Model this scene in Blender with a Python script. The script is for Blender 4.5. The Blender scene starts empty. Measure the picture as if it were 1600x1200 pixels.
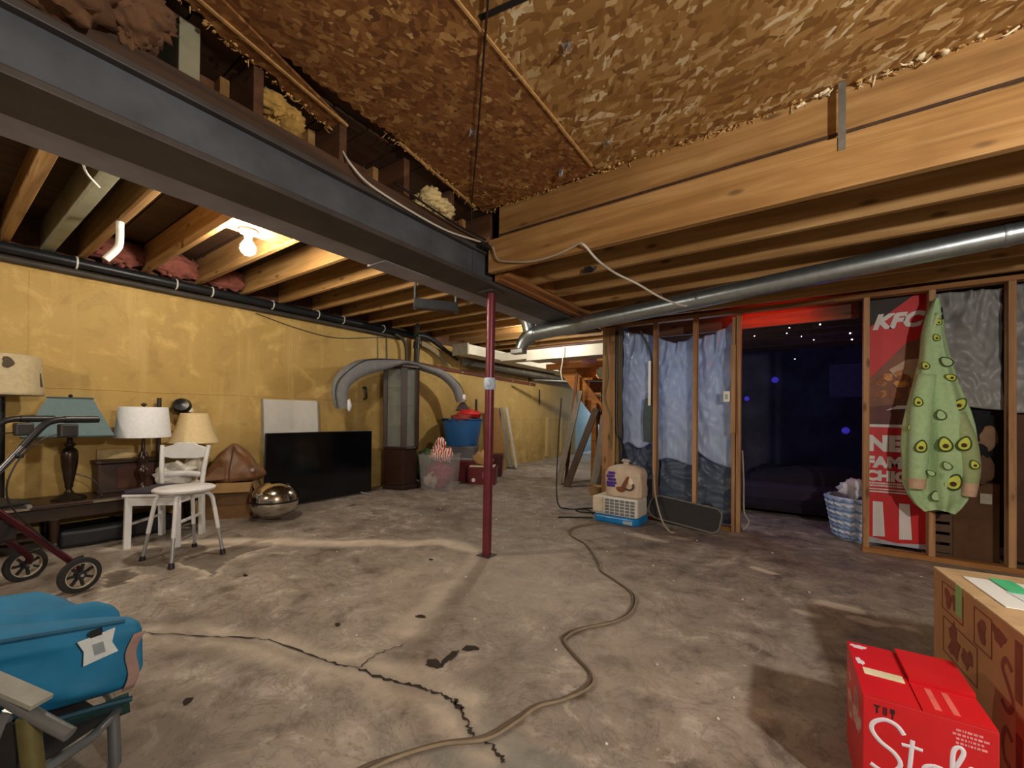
import bpy, bmesh, math, random
import numpy as np
from mathutils import Vector, Matrix, noise as mnoise
R = math.radians
random.seed(7)
scene = bpy.context.scene
col = scene.collection

# ---------------------------------------------------------------- camera, world, exposure
cam_d = bpy.data.cameras.new('camera')
cam_d.sensor_width = 36.0
cam_d.lens = 650.0 / 1600.0 * 36.0
cam_d.shift_y = 45.0 / 1600.0
cam_d.clip_start = 0.02
cam_d.clip_end = 60
cam = bpy.data.objects.new('camera', cam_d)
col.objects.link(cam)
def cam_matrix(yaw, pitch, roll, loc):
    r = Vector((math.cos(yaw), math.sin(yaw), 0)); f = Vector((-math.sin(yaw), math.cos(yaw), 0)); u = Vector((0, 0, 1))
    f2 = f * math.cos(pitch) + u * math.sin(pitch); u2 = u * math.cos(pitch) - f * math.sin(pitch)
    r3 = r * math.cos(roll) + u2 * math.sin(roll); u3 = u2 * math.cos(roll) - r * math.sin(roll)
    m = Matrix((r3, u3, -f2)).transposed().to_4x4()
    m.translation = loc
    return m
cam.matrix_world = cam_matrix(R(34.8), R(.45), R(.54), Vector((0, 0, 1.12)))
scene.camera = cam

world = bpy.data.worlds.new('world'); scene.world = world
world.use_nodes = True
world.node_tree.nodes['Background'].inputs[0].default_value = (.05, .055, .07, 1)
world.node_tree.nodes['Background'].inputs[1].default_value = .3
vs = scene.view_settings
vs.view_transform = 'Standard'; vs.look = 'None'; vs.gamma = 1.0; vs.use_curve_mapping = False
vs.exposure = 0.68

def light(name, kind, loc, power, color, radius=.05, **kw):
    d = bpy.data.lights.new(name, kind); d.energy = power; d.color = color
    if kind in ('POINT', 'SPOT'): d.shadow_soft_size = radius
    o = bpy.data.objects.new(name, d); o.location = loc; col.objects.link(o)
    for k, v in kw.items(): setattr(d, k, v)
    return o
WARM = (1.0, .91, .78)
# clamp work lamp hung beyond the right edge of the picture
light('work_lamp_light', 'POINT', (1.5, .45, 1.85), 125, (1.0, .94, .85), .06)
# unseen fill light added behind the camera, then bare bulbs beyond the white duct
light('rear_fill_light', 'POINT', (-2.9, -1.2, 2.1), 45, WARM, .05)
light('stair_bulb_light', 'POINT', (-3.3, 7.6, 2.2), 45, (1.0, .91, .76), .05)
light('middle_bulb_light', 'POINT', (-3.3, 5.2, 2.36), 32, (1.0, .92, .78), .04)
# party lamps in the dark room
light('blue_lamp_light', 'POINT', (.3, 6.6, 1.7), 1.6, (.16, .1, 1), .08)
light('violet_lamp_light', 'POINT', (-1.1, 5.45, 1.5), 7, (.5, .62, 1), .08)

# ---------------------------------------------------------------- helpers
def lin(h):
    h = h.lstrip('#'); c = [int(h[i:i+2], 16) / 255 for i in (0, 2, 4)]
    return tuple(x / 12.92 if x <= .04045 else ((x + .055) / 1.055) ** 2.4 for x in c)
def col4(c):
    if isinstance(c, str): c = lin(c)
    return (c[0], c[1], c[2], 1)
class NT:
    def __init__(s, name):
        s.m = bpy.data.materials.new(name); s.m.use_nodes = True
        s.t = s.m.node_tree; s.t.nodes.clear()
        s.out = s.n('ShaderNodeOutputMaterial'); s.b = s.n('ShaderNodeBsdfPrincipled')
        s.l(s.b.outputs[0], s.out.inputs[0])
    def n(s, k, **kw):
        x = s.t.nodes.new(k)
        for a, v in kw.items(): setattr(x, a, v)
        return x
    def l(s, a, b): s.t.links.new(a, b)
    def coord(s, scale=(1, 1, 1), rot=(0, 0, 0), rnd=False):
        tc = s.n('ShaderNodeTexCoord'); mp = s.n('ShaderNodeMapping')
        mp.inputs['Scale'].default_value = scale; mp.inputs['Rotation'].default_value = rot
        src = tc.outputs['Object']
        if rnd:
            oi = s.n('ShaderNodeObjectInfo'); mu = s.n('ShaderNodeMath', operation='MULTIPLY'); mu.inputs[1].default_value = 37
            s.l(oi.outputs['Random'], mu.inputs[0])
            ad = s.n('ShaderNodeVectorMath', operation='ADD'); s.l(src, ad.inputs[0]); s.l(mu.outputs[0], ad.inputs[1]); src = ad.outputs[0]
        s.l(src, mp.inputs['Vector']); return mp.outputs[0]
    def noise(s, v, scale, detail=4, rough=.6, dist=0):
        x = s.n('ShaderNodeTexNoise'); x.inputs['Scale'].default_value = scale; x.inputs['Detail'].default_value = detail
        x.inputs['Roughness'].default_value = rough; x.inputs['Distortion'].default_value = dist
        s.l(v, x.inputs['Vector']); return x.outputs[0]
    def ramp(s, f, stops, interp='LINEAR'):
        x = s.n('ShaderNodeValToRGB'); x.color_ramp.interpolation = interp; e = x.color_ramp.elements
        while len(e) < len(stops): e.new(.5)
        for i, (p, c) in enumerate(stops): e[i].position = p; e[i].color = col4(c) if not isinstance(c, (int, float)) else (c, c, c, 1)
        s.l(f, x.inputs[0]); return x.outputs[0]
    def mix(s, a, b, f, mode='MIX'):
        x = s.n('ShaderNodeMix', data_type='RGBA', blend_type=mode)
        for sock, v in ((x.inputs[0], f), (x.inputs[6], a), (x.inputs[7], b)):
            if hasattr(v, 'links') or isinstance(v, bpy.types.NodeSocket): s.l(v, sock)
            elif isinstance(v, (int, float)): sock.default_value = v
            else: sock.default_value = col4(v)
        return x.outputs[2]
    def bump(s, h, strength=.3, dist=.01):
        x = s.n('ShaderNodeBump'); x.inputs['Strength'].default_value = strength; x.inputs['Distance'].default_value = dist
        s.l(h, x.inputs['Height']); s.l(x.outputs[0], s.b.inputs['Normal'])
    def base(s, c):
        if isinstance(c, bpy.types.NodeSocket): s.l(c, s.b.inputs['Base Color'])
        else: s.b.inputs['Base Color'].default_value = col4(c)
    def set(s, **kw):
        for k, v in kw.items(): s.b.inputs[k.replace('_', ' ')].default_value = v
        return s
MATS = {}
def pm(name, c, rough=.6, metal=0, var=.18, scale=14, bump=.12, trans=0, **kw):
    if name in MATS: return MATS[name]
    t = NT(name); c = lin(c) if isinstance(c, str) else c
    v = t.coord(rnd=True); n = t.noise(v, scale, 5, .62)
    t.base(t.ramp(n, [(.3, tuple(x * (1 - var) for x in c)), (.7, tuple(min(1, x * (1 + var)) for x in c))]))
    t.set(Roughness=rough, Metallic=metal)
    if trans: t.set(Transmission_Weight=trans)
    for k, q in kw.items(): t.b.inputs[k.replace('_', ' ')].default_value = q
    if bump:
        n2 = t.noise(v, scale * 4, 3); t.bump(n2, bump, .004)
    MATS[name] = t.m; return t.m
def emit(name, c, strength):
    if name in MATS: return MATS[name]
    m = bpy.data.materials.new(name); m.use_nodes = True; b = m.node_tree.nodes['Principled BSDF']
    b.inputs['Base Color'].default_value = col4(c); b.inputs['Emission Color'].default_value = col4(c); b.inputs['Emission Strength'].default_value = strength
    MATS[name] = m; return m
def film(name, c, opac, rough=.35):
    t = NT(name); v = t.coord(rnd=True); n = t.noise(v, 9, 5)
    cc = lin(c); t.base(t.ramp(n, [(.3, tuple(x * .85 for x in cc)), (.7, tuple(min(1, x * 1.12) for x in cc))])); t.set(Roughness=rough)
    t.bump(t.noise(v, 12, 2), .1, .006)
    tr = t.n('ShaderNodeBsdfTransparent'); tl = t.n('ShaderNodeBsdfTranslucent'); tl.inputs[0].default_value = col4(c)
    m1 = t.n('ShaderNodeMixShader'); m1.inputs[0].default_value = .3; t.l(t.b.outputs[0], m1.inputs[1]); t.l(tl.outputs[0], m1.inputs[2])
    m2 = t.n('ShaderNodeMixShader'); m2.inputs[0].default_value = opac; t.l(tr.outputs[0], m2.inputs[1]); t.l(m1.outputs[0], m2.inputs[2])
    t.l(m2.outputs[0], t.out.inputs[0]); MATS[name] = t.m; return t.m
def wood(name, axis, dark, mid, light_, rough=.75, knots=True, fine=1.0):
    t = NT(name); sc = [16 * fine] * 3; sc['xyz'.index(axis)] = .9
    v = t.coord(tuple(sc), rnd=True); n = t.noise(v, 1.0, 6, .6, .6)
    c = t.ramp(n, [(.25, dark), (.5, mid), (.75, light_)])
    v2 = t.coord((1, 1, 1), rnd=True); big = t.noise(v2, 2.2, 3)
    c = t.mix(c, dark, t.ramp(big, [(.5, 0.0), (.8, .55)]))
    if knots:
        ks = [9] * 3; ks['xyz'.index(axis)] = 3.2
        vo = t.n('ShaderNodeTexVoronoi'); vo.inputs['Scale'].default_value = 1; t.l(t.coord(tuple(ks), rnd=True), vo.inputs['Vector'])
        c = t.mix(c, tuple(x * .35 for x in lin(dark)), t.ramp(vo.outputs['Distance'], [(.0, .9), (.1, .6), (.17, 0.0)]))
    oi = t.n('ShaderNodeObjectInfo'); c = t.mix(c, '#000000', t.ramp(oi.outputs['Random'], [(0, 0.0), (1, .22)]))
    t.base(c); t.set(Roughness=rough); t.bump(n, .25, .004); MATS[name] = t.m; return t.m

class B:
    """collects shapes for one mesh"""
    def __init__(s): s.m = bmesh.new()
    def box(s, x0, x1, y0, y1, z0, z1, mat=None):
        r = bmesh.ops.create_cube(s.m, size=1)['verts']
        M = Matrix.Translation(((x0+x1)/2, (y0+y1)/2, (z0+z1)/2)) @ Matrix.Diagonal((abs(x1-x0), abs(y1-y0), abs(z1-z0), 1))
        if mat is not None: M = mat @ M
        bmesh.ops.transform(s.m, matrix=M, verts=r); return s
    def bar(s, p0, p1, w, h, up=(0, 0, 1)):
        p0, p1 = Vector(p0), Vector(p1); d = p1 - p0; L = d.length; d.normalize()
        u = Vector(up); x = d.cross(u)
        if x.length < 1e-4: x = d.cross(Vector((1, 0, 0)))
        x.normalize(); u = x.cross(d)
        M = Matrix((x, d, u)).transposed().to_4x4(); M.translation = (p0 + p1) / 2
        return s.box(-w/2, w/2, -L/2, L/2, -h/2, h/2, M)
    def tube(s, pts, r, n=10, cap=True, smooth=0, sx=1.0, sy=1.0, up=(0, 0, 1)):
        pts = [Vector(p) for p in pts]
        rs = list(r) if isinstance(r, (list, tuple)) else [r] * len(pts)
        if smooth: pts, rs = catmull(pts, rs, smooth)
        rings = []; prev = None
        for i, p in enumerate(pts):
            a = pts[max(i-1, 0)]; b = pts[min(i+1, len(pts)-1)]; d = (b - a)
            if d.length < 1e-7: d = Vector((0, 0, 1))
            d.normalize()
            if prev is None:
                u = Vector(up)
                if abs(d.dot(u)) > .95: u = Vector((1, 0, 0))
                x = d.cross(u).normalized()
            else:
                x = prev - d * prev.dot(d)
                x = x.normalized() if x.length > 1e-5 else d.orthogonal().normalized()
            prev = x; y = d.cross(x)
            rr = rs[i]
            qx, qy = (rr if isinstance(rr, tuple) else (rr * sx, rr * sy))
            rings.append([s.m.verts.new(p + x * qx * math.cos(2*math.pi*k/n) + y * qy * math.sin(2*math.pi*k/n)) for k in range(n)])
        for a, b in zip(rings, rings[1:]):
            for k in range(n): s.m.faces.new((a[k], a[(k+1) % n], b[(k+1) % n], b[k]))
        if cap: s.m.faces.new(rings[0][::-1]); s.m.faces.new(rings[-1])
        return s
    def lathe(s, prof, n=24, o=(0, 0, 0), cap=True, sx=1, sy=1, mat=None, ang0=0):
        rings = []; o = Vector(o)
        for r, z in prof:
            ring = []
            for k in range(n):
                a = 2*math.pi*k/n + ang0; p = o + Vector((r*math.cos(a)*sx, r*math.sin(a)*sy, z))
                if mat is not None: p = mat @ p
                ring.append(s.m.verts.new(p))
            rings.append(ring)
        for a, b in zip(rings, rings[1:]):
            for k in range(n): s.m.faces.new((a[k], a[(k+1) % n], b[(k+1) % n], b[k]))
        if cap: s.m.faces.new(rings[0][::-1]); s.m.faces.new(rings[-1])
        return s
    def prism(s, poly, ex, mat=None):
        """poly: list of (x,y) in the XY plane, extruded 0..ex along z, then mat"""
        a = [Vector((x, y, 0)) for x, y in poly]; b = [Vector((x, y, ex)) for x, y in poly]
        if mat is not None: a = [mat @ p for p in a]; b = [mat @ p for p in b]
        va = [s.m.verts.new(p) for p in a]; vb = [s.m.verts.new(p) for p in b]; n = len(va)
        s.m.faces.new(va[::-1]); s.m.faces.new(vb)
        for k in range(n): s.m.faces.new((va[k], va[(k+1) % n], vb[(k+1) % n], vb[k]))
        return s
    def grid(s, nu, nv, fn, close_u=False):
        g = [[s.m.verts.new(fn(i/(nu if close_u else nu-1), j/(nv-1))) for i in range(nu)] for j in range(nv)]
        for j in range(nv-1):
            for i in range(nu if close_u else nu-1):
                k = (i+1) % nu
                s.m.faces.new((g[j][i], g[j][k], g[j+1][k], g[j+1][i]))
        return s
    def ball(s, c, r, n=16, sc=(1, 1, 1), jitter=0, seed=0, freq=6):
        r0 = bmesh.ops.create_uvsphere(s.m, u_segments=n, v_segments=max(6, n*2//3), radius=1)['verts']
        for v in r0:
            q = v.co.copy(); k = 1 + (jitter * (mnoise.noise(q * freq * .3 + Vector((seed, seed*.7, 3))) + .45*mnoise.noise(q * freq * .75 + Vector((seed, 1, seed))) + .2*mnoise.noise(q * freq * 1.8 + Vector((seed, 1, seed)))) if jitter else 0)
            v.co = Vector(c) + Vector((q.x*r*sc[0]*k, q.y*r*sc[1]*k, q.z*r*sc[2]*k))
        return s
def catmull(pts, rs, n):
    out = []; ro = []; P = [pts[0]] + pts + [pts[-1]]
    for i in range(len(pts)-1):
        p0, p1, p2, p3 = P[i:i+4]
        for k in range(n):
            t = k/n
            out.append(.5*((2*p1) + (p2-p0)*t + (2*p0-5*p1+4*p2-p3)*t*t + (3*p1-p0-3*p2+p3)*t**3))
            a, b = rs[i], rs[i+1]
            ro.append(tuple(x + (y-x)*t for x, y in zip(a, b)) if isinstance(a, tuple) else a + (b-a)*t)
    out.append(pts[-1]); ro.append(rs[-1]); return out, ro

def O(name, b, mat, parent=None, smooth=False, bevel=0, world=False, label=None, solid=0, sub=0, kind=None):
    """one mesh object; coordinates are local to the parent unless world=True"""
    bm = b.m if isinstance(b, B) else b
    bmesh.ops.recalc_face_normals(bm, faces=bm.faces)
    if world and parent is not None: bm.transform(parent_matrix(parent).inverted())
    me = bpy.data.meshes.new(name); bm.to_mesh(me); bm.free()
    if isinstance(mat, (list, tuple)):
        for q in mat: me.materials.append(q)
    else: me.materials.append(mat)
    o = bpy.data.objects.new(name, me); col.objects.link(o)
    if parent is not None: o.parent = parent
    if smooth:
        for p in me.polygons: p.use_smooth = True
        if smooth != 2:
            try: me.set_sharp_from_angle(angle=R(42))
            except Exception: pass
    if bevel:
        md = o.modifiers.new('bevel', 'BEVEL'); md.width = bevel; md.segments = 2; md.limit_method = 'ANGLE'; md.angle_limit = R(40)
    if solid:
        md = o.modifiers.new('solid', 'SOLIDIFY'); md.thickness = solid
    if sub:
        md = o.modifiers.new('sub', 'SUBSURF'); md.levels = sub; md.render_levels = sub
    if label: o['label'] = label
    if kind: o['kind'] = kind
    return o
def parent_matrix(o):
    m = Matrix.Translation(o.location) @ o.rotation_euler.to_matrix().to_4x4()
    return parent_matrix(o.parent) @ m if o.parent else m
def tag(o, label, cat, group=None):
    o['label'] = label; o['category'] = cat
    if group: o['group'] = group
    return o
def T(name, label, cat, loc=(0, 0, 0), rz=0, group=None, rx=0, ry=0):
    o = bpy.data.objects.new(name, None); o.empty_display_size = .1; col.objects.link(o)
    o.location = loc; o.rotation_euler = (R(rx), R(ry), R(rz)); return tag(o, label, cat, group)
def one(name, b, mat, label, cat, group=None, **kw):
    """a thing that is a single mesh; its origin is moved to the middle of its base"""
    o = O(name, b, mat, **kw); me = o.data
    n = len(me.vertices); a = np.empty(n*3); me.vertices.foreach_get('co', a); a = a.reshape(-1, 3)
    c = Vector(((a[:,0].min()+a[:,0].max())/2, (a[:,1].min()+a[:,1].max())/2, a[:,2].min()))
    me.transform(Matrix.Translation(-c)); o.location = c
    return tag(o, label, cat, group)
def struct(name, b, mat, **kw):
    o = O(name, b, mat, **kw); o['kind'] = 'structure'; return o
def text(body, size, parent, mat, M, name='lettering', ext=.001, shear=0, bold=0, space=1.0):
    c = bpy.data.curves.new(name, 'FONT'); c.body = body; c.size = size; c.extrude = ext; c.shear = shear; c.offset = bold; c.space_character = space
    c.resolution_u = 3
    c.materials.append(mat); o = bpy.data.objects.new(name, c); col.objects.link(o); o.parent = parent
    o.matrix_local = M; return o
def fz(x): return max(0.0, (-2.5 - x) * .03)
def blob(n, r, j, seed, sx=1, sy=1):
    rnd = random.Random(seed); ph = [rnd.uniform(0, 6.28) for _ in range(4)]
    return [(sx*r*(1+j*(.5*math.sin(2*a+ph[0])+.35*math.sin(3*a+ph[1])+.3*math.sin(5*a+ph[2])+.25*math.sin(9*a+ph[3])))*math.cos(a),
             sy*r*(1+j*(.5*math.sin(2*a+ph[0])+.35*math.sin(3*a+ph[1])+.3*math.sin(5*a+ph[2])+.25*math.sin(9*a+ph[3])))*math.sin(a)) for a in [2*math.pi*k/n for k in range(n)]]
def inst(src, parent, loc, name=None, rot=None):
    o = src.copy(); col.objects.link(o); o.parent = parent; o.location = loc
    if rot is not None: o.rotation_euler = rot
    return o

# ---------------------------------------------------------------- materials of the shell
def make_concrete():
    t = NT('concrete_floor'); v = t.coord()
    n1 = t.noise(v, 1.1, 6, .62, .4); n2 = t.noise(v, 5, 8, .68, .3); n3 = t.noise(v, 38, 4, .7)
    c = t.ramp(n1, [(.25, '#7d736a'), (.5, '#978c81'), (.75, '#aca297')])
    c = t.mix(c, '#4a3b2f', t.ramp(n2, [(.34, .7), (.45, .16), (.53, 0.0)]))
    c = t.mix(c, '#cfc6bb', t.ramp(n2, [(.55, 0.0), (.70, .6)]))
    c = t.mix(c, '#3f352c', t.ramp(n3, [(.28, .55), (.42, 0.0)]))
    vein = t.noise(v, 2.6, 9, .72, 1.6); c = t.mix(c, '#5a5048', t.ramp(vein, [(.465, 0.0), (.49, .45), (.515, 0.0)])); c = t.mix(c, '#d8cfc4', t.ramp(vein, [(.60, 0.0), (.64, .4), (.70, 0.0)]))
    at = t.n('ShaderNodeAttribute', attribute_name='wear'); sp = t.n('ShaderNodeSeparateColor'); t.l(at.outputs['Color'], sp.inputs[0])
    c = t.mix(c, '#dccfbd', sp.outputs[0]); c = t.mix(c, '#3d3129', sp.outputs[1]); c = t.mix(c, '#6f7672', sp.outputs[2])
    t.base(c); t.l(t.ramp(n2, [(.3, .45), (.7, .75)]), t.b.inputs['Roughness'])
    t.bump(t.mix(n2, n3, .4), .3, .008); return t.m
M_floor = make_concrete()
def make_yellow():
    t = NT('ochre_wall_paint'); v = t.coord()
    n1 = t.noise(v, .9, 5, .6, .6); n2 = t.noise(v, 4, 7, .66, .5); n3 = t.noise(t.coord((6, 6, .7)), 1, 5)
    c = t.ramp(n1, [(.25, '#a4864a'), (.5, '#b89855'), (.75, '#c6a968')])
    c = t.mix(c, '#e2c079', t.ramp(n2, [(.54, 0.0), (.7, .6)])); c = t.mix(c, '#8d7040', t.ramp(n2, [(.3, .4), (.44, 0.0)]))
    c = t.mix(c, '#ddc080', t.ramp(n3, [(.55, 0.0), (.75, .35)]))
    # grimy lower courses and paler far end
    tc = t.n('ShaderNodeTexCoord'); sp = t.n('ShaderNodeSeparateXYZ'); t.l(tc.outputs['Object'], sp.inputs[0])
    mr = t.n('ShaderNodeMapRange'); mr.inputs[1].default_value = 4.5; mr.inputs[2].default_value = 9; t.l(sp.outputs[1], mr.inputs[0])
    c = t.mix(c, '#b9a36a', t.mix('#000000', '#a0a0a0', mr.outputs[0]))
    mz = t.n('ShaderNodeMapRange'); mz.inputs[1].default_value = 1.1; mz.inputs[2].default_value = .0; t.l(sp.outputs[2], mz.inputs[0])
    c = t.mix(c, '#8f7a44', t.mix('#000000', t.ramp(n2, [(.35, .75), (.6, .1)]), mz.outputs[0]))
    t.base(c); t.set(Roughness=.7); t.bump(n2, .45, .012); return t.m
M_yellow = make_yellow()
def make_osb(name, L_, cols, deep):
    t = NT(name); base = t.coord()
    nz = t.n('ShaderNodeTexNoise'); nz.inputs['Scale'].default_value = 22; nz.inputs['Detail'].default_value = 3; t.l(base, nz.inputs['Vector'])
    wp = t.n('ShaderNodeVectorMath', operation='MULTIPLY_ADD'); wp.inputs[1].default_value = (.022, .022, 0); t.l(nz.outputs['Color'], wp.inputs[0]); t.l(base, wp.inputs[2])
    def chips(ang, sx, sy, off):
        r = t.n('ShaderNodeMapping'); r.inputs['Rotation'].default_value = (0, 0, ang); r.inputs['Location'].default_value = (off, off*.7, 0); t.l(wp.outputs[0], r.inputs['Vector'])
        mp = t.n('ShaderNodeMapping'); mp.inputs['Scale'].default_value = (sx, sy, 1); t.l(r.outputs[0], mp.inputs['Vector'])
        vo = t.n('ShaderNodeTexVoronoi', feature='F1', distance='MANHATTAN', voronoi_dimensions='2D'); vo.inputs['Scale'].default_value = 1; t.l(mp.outputs[0], vo.inputs['Vector'])
        sp = t.n('ShaderNodeSeparateColor'); t.l(vo.outputs['Color'], sp.inputs[0]); return sp.outputs[0], sp.outputs[1]
    L = [chips(*q) for q in L_]
    x = t.ramp(L[0][0], cols); h = L[0][0]
    for (v, m), th in zip(L[1:], (.5, .6, .62, .7, .6)):
        f = t.ramp(m, [(th, 0.0), (th+.02, 1.0)]); x = t.mix(x, t.ramp(v, cols), f); h = t.mix(h, v, f)
    n = t.noise(base, 1.6, 4); x = t.mix(x, deep, t.ramp(n, [(.38, .4), (.62, 0.0)]))
    x = t.mix(x, '#3d2410', t.ramp(t.noise(base, 34, 4, .7), [(.22, .6), (.34, 0.0)]))
    t.base(x); t.set(Roughness=.7); t.bump(h, .5, .005); return t.m
M_osb = make_osb('strand_board', [(.05, 5, 13, 0), (.45, 6, 16, 3.1), (-.4, 7, 19, 7.7), (.2, 13, 34, 5.2), (-.15, 9, 28, 1.4), (.9, 24, 56, 9.4)], [(0, '#6e4a22'), (.2, '#8a6231'), (.5, '#9d7641'), (.75, '#b08a54'), (.88, '#c5a470'), (.96, '#dbc396'), (1, '#eadcb9')], '#7d5728')
M_osb2 = make_osb('fine_strand_board', [(.25, 9, 18, 0), (1.35, 11, 22, 3.1), (2.3, 12, 26, 7.7), (.8, 20, 42, 5.2), (2.9, 15, 34, 1.4), (1.9, 34, 66, 9.4)], [(0, '#5f3a1a'), (.2, '#794c24'), (.5, '#895b2d'), (.75, '#98693a'), (.92, '#ab8048'), (.985, '#c0995f'), (1, '#d3b27c')], '#6a3d1c')
M_joist = wood('joist_lumber', 'x', '#7e592c', '#a67c46', '#c6a06a')
M_stud = wood('stud_lumber', 'z', '#825a38', '#ab7f55', '#c69e74', fine=1.4)
M_plate = wood('plate_lumber', 'x', '#6d4420', '#9a6835', '#b98a55')
M_woody = wood('ledger_lumber', 'y', '#6b411e', '#9a6431', '#b98550')
M_deck = wood('deck_boards', 'y', '#2a1a10', '#442b19', '#5c3c22', knots=False)
M_old_shaded = wood('old_shaded_lumber', 'x', '#3a2415', '#5c3a22', '#7a5030')  # dark lumber; on the joist ends over the beam it imitates shade
M_steel = pm('painted_steel', '#565c64', .5, .35, .35, 3, .08)
M_steeldk = pm('painted_steel_flange', '#4a4543', .55, .3, .3, 4, .08)
M_galv = pm('galvanised_sheet', '#a9b2b6', .34, .9, .16, 18, .05)
M_grey = pm('grey_board', '#8b8984', .7, 0, .2, 6)
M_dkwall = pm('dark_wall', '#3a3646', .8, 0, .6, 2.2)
M_block = pm('grey_block_wall', '#857560', .85, 0, .25, 3, .3)

# ---------------------------------------------------------------- floor
def value_noise(x, y, s, seed):
    rng = np.random.RandomState(seed); L = rng.rand(64, 64)
    u, v = x*s, y*s; i = np.floor(u).astype(int); j = np.floor(v).astype(int); a = u-i; b = v-j
    a = a*a*(3-2*a); b = b*b*(3-2*b); g = lambda p, q: L[p % 64, q % 64]
    return (g(i, j)*(1-a)+g(i+1, j)*a)*(1-b)+(g(i, j+1)*(1-a)+g(i+1, j+1)*a)*b
def fbm(x, y, s, seed): return sum(value_noise(x, y, s*2**k, seed+k)*.5**k for k in range(4))/1.875
def poly_dist(x, y, pts):
    d = np.full(x.shape, 9.0)
    for (ax, ay), (bx, by) in zip(pts, pts[1:]):
        vx, vy = bx-ax, by-ay; t = np.clip(((x-ax)*vx+(y-ay)*vy)/(vx*vx+vy*vy), 0, 1)
        d = np.minimum(d, np.hypot(x-ax-t*vx, y-ay-t*vy))
    return d
def inside(x, y, pts):
    r = np.zeros(x.shape, bool); n = len(pts)
    for k in range(n):
        (ax, ay), (bx, by) = pts[k], pts[(k+1) % n]
        c = ((ay > y) != (by > y)) & (x < (bx-ax)*(y-ay)/((by-ay) if by != ay else 1e-9)+ax); r ^= c
    return r
def sstep(a, b, t): q = np.clip((t-a)/(b-a), 0, 1); return q*q*(3-2*q)
def build_floor():
    nx, ny = 376, 610
    gx = np.linspace(-5.1, 2.4, nx); gy = np.linspace(-1.8, 10.4, ny); X, Y = np.meshgrid(gx, gy); X = X.ravel(); Y = Y.ravel()
    n1 = fbm(X, Y, 3.0, 1); n2 = fbm(X, Y, 11, 9); Xw = X+(n1-.5)*.16; Yw = Y+(fbm(X, Y, 3.0, 21)-.5)*.16
    Z = np.maximum(0, (-2.5-X)*.03)
    pale = np.zeros(X.shape); dark = np.zeros(X.shape); cool = np.zeros(X.shape)
    eff = [(-4.4, .95), (-4.05, 1.42), (-3.66, 1.77), (-3.15, 2.1), (-2.58, 2.72), (-2.21, 2.69)]
    d = poly_dist(Xw, Yw, eff); pale = np.maximum(pale, (1-sstep(.02, .13, d))*(.45+.6*n2))
    eff2 = [(-2.05, 2.61), (-1.95, 2.3), (-1.87, 1.99), (-1.67, 1.49)]
    d = poly_dist(Xw, Yw, eff2); pale = np.maximum(pale, (1-sstep(.01, .22, d))*.55*(.4+n2))
    line = [(-2.02, 2.58), (-1.75, 1.95), (-1.6, 1.6), (-1.5, 1.3)]
    d = poly_dist(Xw, Yw, line); dark = np.maximum(dark, (1-sstep(.02, .1, d))*.3)
    d = poly_dist(Xw, Yw, [(-2.75, .66), (-2.42, .86), (-2.16, 1.01), (-1.8, 1.07), (-1.6, 1.13), (-1.27, 1.2), (-1.09, 1.24), (-.94, 1.15), (-.7, 1.05)])
    pale = np.maximum(pale, (1-sstep(.02, .16, d))*.5*(.3+n2)); dark = np.maximum(dark, (1-sstep(.0, .05, d))*.35)
    for pts in ([(-3.6, 1.16), (-3.84, 1.37), (-3.88, 1.6), (-3.68, 1.74), (-3.55, 1.6), (-3.4, 1.34), (-3.3, 1.1)], [(-3.65, .67), (-3.8, .8), (-3.68, .9), (-3.5, .82), (-3.5, .7)]):
        wx, wy = Xw+(fbm(X, Y, 6, 40)-.5)*.22, Yw+(fbm(X, Y, 6, 50)-.5)*.22; ins = inside(wx, wy, pts); d = poly_dist(wx, wy, pts+pts[:1])
        pale = np.maximum(pale, (1-sstep(.0, .05, d))*.7*(~ins)); dark = np.maximum(dark, np.where(ins, .42, 0)); Z = Z-np.where(ins, .006, 0)
    for (cx, cy, rx, ry, k) in ((-.24, 3.58, .13, .05, .8), (.16, 3.15, .16, .06, .65), (.33, 3.03, .14, .05, .6), (.03, 2.95, .08, .05, .6), (.5, 3.05, .06, .05, .5), (-1.2, 3.9, .2, .07, .5), (-.95, 4.1, .15, .05, .5)):
        q = np.hypot((Xw-cx)/rx, (Yw-cy)/ry); pale = np.maximum(pale, (1-sstep(.6, 1.0, q+(n2-.5)*1.1))*k)
    for (cx, cy, rx, ry, k) in ((-1.7, .35, .5, .4, .45), (-2.6, .75, .45, .2, .3), (-.25, 1.0, .3, .25, .5), (.6, 2.7, .8, .5, .3), (-1.0, 4.25, 1.0, .25, .35), (.2, 4.2, .8, .3, .35), (-3.3, 3.4, .7, .25, .3), (-1.5, 5.2, .8, .5, .3)):
        q = np.hypot((Xw-cx)/rx, (Yw-cy)/ry); dark = np.maximum(dark, (1-sstep(.4, 1.1, q+(n2-.5)))*k)
    q = np.hypot((Xw+.55)/.55, (Yw-1.0)/.3); cool = np.maximum(cool, (1-sstep(.3, 1.1, q+(n2-.5)*1.6))*.55)
    # broad paler oval over the middle of the slab
    q = np.hypot((Xw+1.6)/1.5, (Yw-2.3)/1.1); pale = np.maximum(pale, (1-sstep(.2, 1.0, q+(n1-.5)))*.22)
    Z = Z+(n1-.5)*.006
    co = np.stack([X, Y, Z], 1)
    i = np.arange(nx*ny).reshape(ny, nx); f = np.stack([i[:-1, :-1], i[:-1, 1:], i[1:, 1:], i[1:, :-1]], -1).reshape(-1, 4)
    me = bpy.data.meshes.new('floor'); me.vertices.add(len(co)); me.vertices.foreach_set('co', co.ravel())
    me.loops.add(f.size); me.loops.foreach_set('vertex_index', f.ravel()); me.polygons.add(len(f))
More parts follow.
